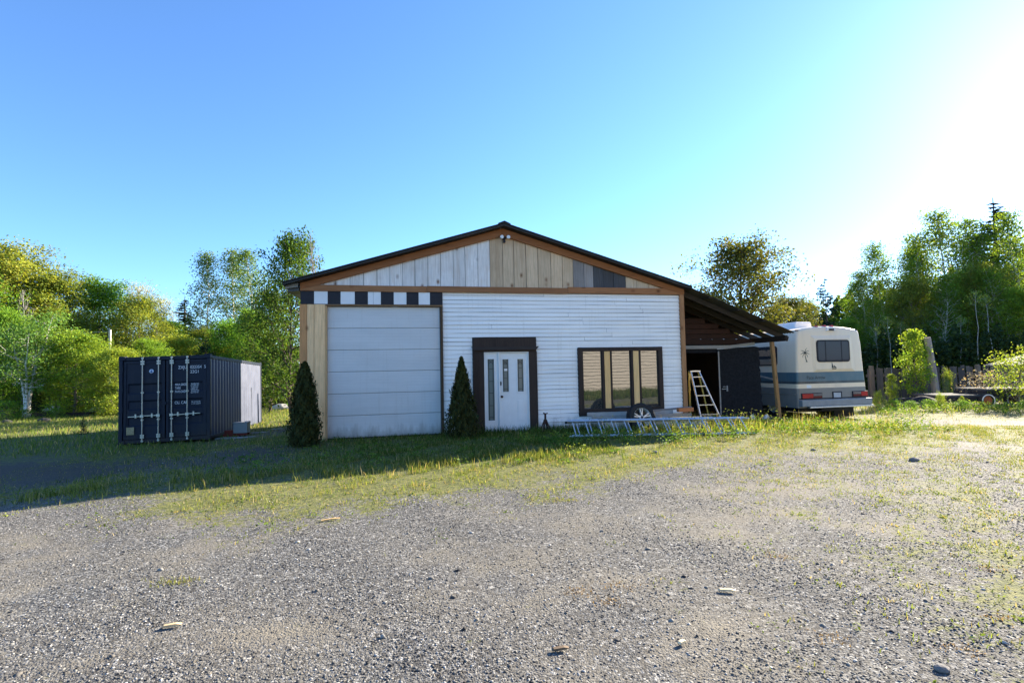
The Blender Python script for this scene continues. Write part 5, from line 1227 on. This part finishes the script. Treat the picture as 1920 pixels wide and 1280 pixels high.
ca = me.color_attributes.new('Col', 'FLOAT_COLOR', 'POINT'); c4 = np.ones((len(GV), 4), np.float32); c4[:, :3] = GC; ca.data.foreach_set('color', c4.ravel())
me.materials.append(L_GRASS); me.update(calc_edges=True)
tag(link(bpy.data.objects.new('grass', me)), kind='stuff')
print('grass blades', nq)

# broad-leaved weeds
WV, WC, WS, ns_ = [], [], [], 0
def weed(x, y, h, n, s, col):
    z0 = float(gh(x, y)); t = rng.random(n)
    P = np.stack([x+rng.normal(0, 0.06+0.22*h, n)*(0.4+0.6*t), y+rng.normal(0, 0.06+0.22*h, n)*(0.4+0.6*t), z0+h*(0.1+0.9*t)], 1)
    V, F, c = leaves(P, s, 0.6, 0.5, np.array(col)*rng.uniform(0.65, 1.3, (n, 1))); WV.append(V); WC.append(c)
GREENS = [(0.10, 0.20, 0.03), (0.16, 0.26, 0.04), (0.24, 0.30, 0.06), (0.07, 0.15, 0.03)]
for i in range(430):
    x = rnd.uniform(0.2, 10.5); y = 11.55+0.20*(x-4)+rnd.gauss(0.3, 0.7)
    if inhouse(np.array([x]), np.array([y]))[0]: continue
    weed(x, y, rnd.uniform(0.06, 0.26)*(1+0.5*(x > 3)), rnd.randint(10, 34), rnd.uniform(0.035, 0.065), rnd.choice(GREENS))
for i in range(240):
    x = rnd.uniform(-5.5, 1.5); y = rnd.uniform(8.6, 12.6)+0.2*x*0.5
    if inhouse(np.array([x]), np.array([y]))[0]: continue
    weed(x, y, rnd.uniform(0.04, 0.14), rnd.randint(8, 22), rnd.uniform(0.03, 0.055), rnd.choice(GREENS[:2]+GREENS[3:]))
for i in range(520):
    x = rnd.uniform(1.2, 8); y = rnd.uniform(2.5, 8.5)
    if abs(x) < y*1.05 and rnd.random() < min(1, (x-1)/4): weed(x, y, 0.03, rnd.randint(4, 12), rnd.uniform(0.016, 0.03), (0.16, 0.23, 0.04))
nt_ = 0
tx, ty_ = rng.uniform(-8, 12, 9000), rng.uniform(4.5, 14.5, 9000); tk = (rng.random(9000) < 0.45*grassness(tx, ty_)) & (np.abs(tx) < ty_*1.1) & ~inhouse(tx, ty_) & ~incont(tx, ty_)
for x, y in zip(tx[tk], ty_[tk]): weed(x, y, rnd.uniform(0.015, 0.05), rnd.randint(5, 13), rnd.uniform(0.018, 0.034), rnd.choice([(0.14, 0.20, 0.03), (0.20, 0.24, 0.05), (0.09, 0.15, 0.025), (0.26, 0.22, 0.09)]))
for i in range(9):       # tall seed stalks
    x = rnd.choice([1.95, 2.0, 4.4, 4.6, 5.0, 5.6, 6.2, 6.9, 7.3])+rnd.uniform(-0.1, 0.1); y = 11.5+0.2*(x-4)+rnd.uniform(0, 0.6); weed(x, y, rnd.uniform(0.4, 0.6), 46, 0.04, (0.24, 0.30, 0.07))
for i in range(90):
    px = rnd.uniform(1640, 1930); Y = rnd.uniform(16.9, 19.5); weed((px-960)/960*Y, Y, rnd.uniform(0.12, 0.4), 26, 0.075, rnd.choice(GREENS))
WV = np.concatenate(WV); WC = np.concatenate(WC)
tag(link(bpy.data.objects.new('weeds', mesh_np('weeds', WV, np.arange(len(WV)).reshape(-1, 4), WC, [L_GRASS]))), kind='stuff')

# dry brown tufts and flakes on the gravel
m_flake = plain('wood_flake', (0.46, 0.33, 0.2), 0.8, var=0.3, scale=30)
for i, (x, y, l, a, c, lb) in enumerate([(-2.2, 3.35, 0.11, 0.3, (1.3, 1.3, 1.2), 'pale wood flake on the gravel at lower left'), (0.24, 3.0, 0.10, 0.2, (0.3, 0.3, 0.32), 'dark bark flake on the gravel below the middle'), (1.50, 3.75, 0.12, -0.2, (1.5, 1.6, 1.6), 'white flake on the gravel at lower right'),
     (0.95, 3.05, 0.05, 0.5, (1.7, 1.9, 2.0), 'small white chip near the lower middle'), (-2.0, 5.6, 0.22, 0.5, (1.2, 1.1, 0.8), 'long pale splinter at the edge of the mossy grass')]):
    b = MB(); b.prism([(-l/2, 0), (l*0.3, -0.0), (l/2, 0.006), (l*0.2, 0.014), (-l*0.4, 0.011)], -0.012, 0.012, c); tag(b.build('wood_flake', m_flake, None, loc=(x, y, float(gh(x, y))+0.012), rot=(0, 0, a)), lb, 'flake', 'flakes on the gravel')
for x, y, s, lb in ((2.62, 9.6, 0.045, 'grey fist-sized stone on the gravel right of the middle'), (6.45, 8.35, 0.065, 'larger grey stone on the gravel at the right'), (5.55, 9.6, 0.04, 'grey stone farther back on the right gravel'), (2.2, 2.75, 0.032, 'pale stone at the bottom right of the gravel')):
    b = MB(); bm = bmesh.new(); bmesh.ops.create_icosphere(bm, subdivisions=2, radius=1)
    r2 = random.Random(x)
    vs = [(v.co.x*s*1.2*r2.uniform(0.9, 1.1), v.co.y*s*r2.uniform(0.9, 1.1), v.co.z*s*0.65*r2.uniform(0.9, 1.1)) for v in bm.verts]; fs = [[v.index for v in f.verts] for f in bm.faces]; bm.free()
    b.add(vs, fs, (0.17, 0.165, 0.16)); tag(b.build('stone', m_stone, None, loc=(x, y, float(gh(x, y))+s*0.3)), lb, 'stone', 'single stones on the gravel')

# ------------------------------------------------------------------ right-hand background: fence, post, trailer, tarpaulin
fe = empty('plank_fence', 'old grey vertical plank fence in front of the dark wood at the right', 'fence', (16.9, 24.0, -0.35), 0)
b = MB(); x = -0.3; i = 0
while x < 9.5:
    wd = 0.16; t = 1.62+0.012*x+rnd.uniform(-0.05, 0.05); y = 0.05*(i % 2)
    b.box(x, x+wd, y, y+0.025, -0.1, t, (rnd.uniform(0.6, 1.2),)*3); x += wd+rnd.uniform(0.01, 0.05); i += 1
b.build('planks', wood('fence_grey', (0.12, 0.108, 0.105), (0.055, 0.047, 0.043), False), fe)
b = MB(); b.box(-0.3, 9.5, 0.085, 0.13, 0.35, 0.45); b.box(-0.3, 9.5, 0.085, 0.13, 1.25, 1.35); b.build('fence_rail', m_bark, fe)
for x in (-0.25, 2.2, 4.7, 7.2):
    b = MB(); b.box(x, x+0.14, -0.14, -0.005, -0.2, 1.72+0.05*(x < 0)); b.build('post', m_bark, fe)
b = MB(); b.tube([(0, 0, -0.4), (-0.12, 0, 1.4), (-0.28, 0, 2.95)], [0.15, 0.145, 0.13], 12, (1.3, 1.25, 1.25)); tag(b.build('wooden_post', plain('weathered_post', (0.25, 0.22, 0.20), 0.9, var=0.35, scale=8, stretch=(1, 1, 0.1)), None, loc=(18.95, 23.0, -0.3)), 'thick grey weathered post rising above the fence beside the sapling', 'post')
tr2 = empty('flatbed_trailer', 'low dark flatbed trailer with orange-hubbed wheels at the right edge', 'trailer', (17.0, 20.0, -0.22), R_(-4))
b = MB(); b.box(-0.3, 1.35, 0.0, 1.6, 0.40, 0.47); b.box(1.35, 4.4, -0.05, 1.6, 0.62, 0.69); b.build('deck', plain('worn_deck', (0.09, 0.093, 0.097), 0.9, 0.05, var=0.25), tr2)
b = MB(); b.box(-0.4, 1.4, 0.02, 1.58, 0.22, 0.395, (1, 1, 1)); b.box(1.3, 4.4, 0.02, 1.58, 0.40, 0.615); b.beam((-1.6, 0.8, 0.25), (-0.4, 0.5, 0.30), 0.1, 0.12); b.beam((-1.6, 0.8, 0.25), (-0.4, 1.1, 0.30), 0.1, 0.12); b.build('frame', m_black, tr2)
m_or = plain('rusty_orange_hub', (0.42, 0.11, 0.045), 0.7, var=0.3, scale=14)
for x, cm_ in ((1.22, m_or), (2.12, m_rust)):
    b = MB(); b.lathe([(0.17, -0.08), (0.235, -0.085), (0.26, -0.06), (0.26, 0.08)], (x, -0.12, 0.26), 'y', 26); t = b.build('wheel', m_rubber, tr2, smooth=True)
    b = MB(); b.lathe([(0.001, -0.05), (0.06, -0.055), (0.08, -0.03), (0.17, -0.045)], (x, -0.12, 0.26), 'y', 26); b.build('hub', cm_, t, smooth=True)
    b = MB(); b.lathe([(0.20, -0.088), (0.238, -0.092), (0.24, -0.08)], (x, -0.12, 0.26), 'y', 26); b.build('whitewall', m_white_paint if x < 2 else m_steel, t)
b = MB(); b.box(0.15, 0.62, -0.02, 0.015, 0.02, 0.25); b.build('mud_flap', plain('brown_flap', (0.12, 0.08, 0.06), 0.8), tr2)
V, F = [], []
nu, nv = 26, 12
for i in range(nu):
    for j in range(nv):
        u_, v_ = i/(nu-1), j/(nv-1); e = math.sin(math.pi*u_)**0.4*math.sin(math.pi*v_)**0.5
        V.append((2.4*u_, 1.0*v_, e*(0.52-0.22*u_+0.06*math.sin(u_*14+v_*3)+0.05*math.sin(v_*9+u_*5))-0.03))
for i in range(nu-1):
    for j in range(nv-1): F.append((i*nv+j, (i+1)*nv+j, (i+1)*nv+j+1, i*nv+j+1))
b = MB(); b.add(V, F); tag(b.build('tarpaulin_heap', plain('dark_tarpaulin', (0.016, 0.02, 0.03), 0.85, 0.04, var=0.3), None, smooth=True, loc=(15.0, 19.6, -0.25)), 'dark shiny tarpaulin heap on the ground left of the trailer', 'tarpaulin')
sh = empty('camper_shed', 'pale shed with a grey roof half hidden by the shrub at the right edge', 'shed', (25.5, 24.4, -0.6), R_(-14))
b = MB(); b.box(-0.9, 1.9, 0, 2.2, 0, 1.9); b.build('wall', plain('shed_wall', (0.42, 0.42, 0.42), 0.7), sh)
b = MB(); b.prism([(-1.3, 1.86), (-1.3, 1.92), (0.5, 2.45), (2.3, 1.92), (2.3, 1.86), (0.5, 2.38)], -0.2, 2.4); b.build('roof', plain('shed_roof', (0.13, 0.13, 0.125), 0.8, var=0.3), sh)

# ------------------------------------------------------------------ left-hand background
b = MB(); b.tube([(0, 0, -0.6), (0.02, 0, 2.5), (0.0, 0, 5.02)], [0.09, 0.08, 0.072], 10); tag(b.build('utility_pole', plain('silver_grey_pole', (0.50, 0.45, 0.43), 0.85, var=0.2, scale=6, stretch=(1, 1, 0.1)), None, loc=(-24.8, 31.5, -0.5)), 'grey wooden pole standing among the yellow-green trees above the container', 'pole')
b = MB(); p0, p1 = Vector((-24.8, 31.5, 4.42)), Vector((-38.0, 33.0, 5.4)); b.tube([p0+(p1-p0)*t-Vector((0, 0, 0.8*4*t*(1-t)*0.4)) for t in np.linspace(0, 1, 12)], 0.012, 5); tag(b.build('overhead_wire', plain('pale_wire', (0.4, 0.4, 0.4), 0.6), None), 'thin wire running left from the grey pole', 'wire')
rl = empty('pole_rail', 'low dark pole rail between short posts left of the container', 'rail', (-25.4, 31.5, -0.5), 0.1)
b = MB(); b.tube([(-1.2, 0, 0.75), (0.6, 0, 0.72), (2.6, 0, 0.78)], 0.06, 7); b.build('rail', m_darkbark, rl)
for x in (-1.1, 0.7, 2.4):
    b = MB(); b.tube([(x, 0, -0.1), (x, 0, 0.86)], 0.06, 7); b.build('post', m_darkbark, rl)
rl2 = empty('pole_rail', 'pale pole rail in the shade between container and workshop', 'rail', (-16.2, 30.0, -0.5), -0.08)
b = MB(); b.tube([(-2.5, 0, 0.66), (0.6, 0, 0.70), (4.2, 0, 0.72)], 0.05, 7); b.build('rail', m_greyboard, rl2)
for x in (-2.2, 1.0, 3.8):
    b = MB(); b.tube([(x, 0, -0.1), (x, 0, 0.76)], 0.06, 7); b.build('post', m_darkbark, rl2)
for px, h, lb in ((101, 0.55, 'short white stake under the trees, left of a pair'), (112, 0.62, 'short white stake under the trees, right of a pair')):
    b = MB(); b.box(-0.04, 0.04, -0.04, 0.04, -0.1, h); X = (px-960)/960*30; tag(b.build('stake', m_white_paint, None, loc=(X, 30, float(gh(X, 30)))), lb, 'stake', 'white stakes under the trees')
b = MB(); b.beam((-1.7, 0, 0.1), (1.6, 0.4, 0.1), 0.4, 0.2, (1, 0.8, 0.65)); tag(b.build('timber_sleeper', m_rafter, None, bevel=0.02, loc=(-25.0, 28.2, -0.5)), 'brown timber sleeper lying at the far edge of the lawn', 'timber')
for px, Y, s, lb in ((188, 31.5, 0.42, 'pale boulder under the dark rail left of the container'), (96, 33.0, 0.30, 'small white object in the shade under the left trees'), (85, 24.5, 0.2, 'dark rock on the lawn below the birches'), (15, 24, 0.18, 'dark rock at the left edge of the lawn'), (527, 30.5, 0.4, 'pale boulder between container and cedar')):
    bm = bmesh.new(); bmesh.ops.create_icosphere(bm, subdivisions=2, radius=1); r2 = random.Random(px)
    X = (px-960)/960*Y; b = MB(); vs = [(v.co.x*s*1.5*r2.uniform(0.85, 1.1), v.co.y*s*r2.uniform(0.85, 1.1), v.co.z*s*0.6*r2.uniform(0.85, 1.1)) for v in bm.verts]; fs = [[v.index for v in f.verts] for f in bm.faces]; bm.free()
    c = 0.05 if 'dark' in lb and 'rail' not in lb else 0.5
    b.add(vs, fs, (c, c*0.97, c*0.93)); tag(b.build('boulder', m_stone, None, loc=(X, Y, float(gh(X, Y))+s*0.3)), lb, 'boulder')

# ------------------------------------------------------------------ house across the yard, behind the camera, seen only as a reflection in the window
nb = empty('neighbour_house', 'beige clapboard house across the yard, mirrored in the workshop window', 'house', (15.5, -1.5, -0.1), R_(2))
b = MB(); z = 0
while z < 6.5:
    b.prism([(-9, z), (-9, z+0.198), (14, z+0.198), (14, z)], 0.0, 0.04+0.0, (1, 1, 1)); b.prism([(-9, z), (14, z), (14, z+0.02), (-9, z+0.02)], 0.041, 0.065, (0.12, 0.12, 0.12)); z += 0.2
b.build('clapboards', plain('beige_siding', (0.52, 0.46, 0.38), 0.6, var=0.1), nb)
b = MB(); b.box(-9, 14, -7, -0.01, 0, 6.5); b.build('wall', m_greyboard, nb)
b = MB(); b.prism([(-9.4, 6.5), (2.5, 9.4), (14.4, 6.5)], -7.3, 0.4); b.build('roof', m_roof, nb)
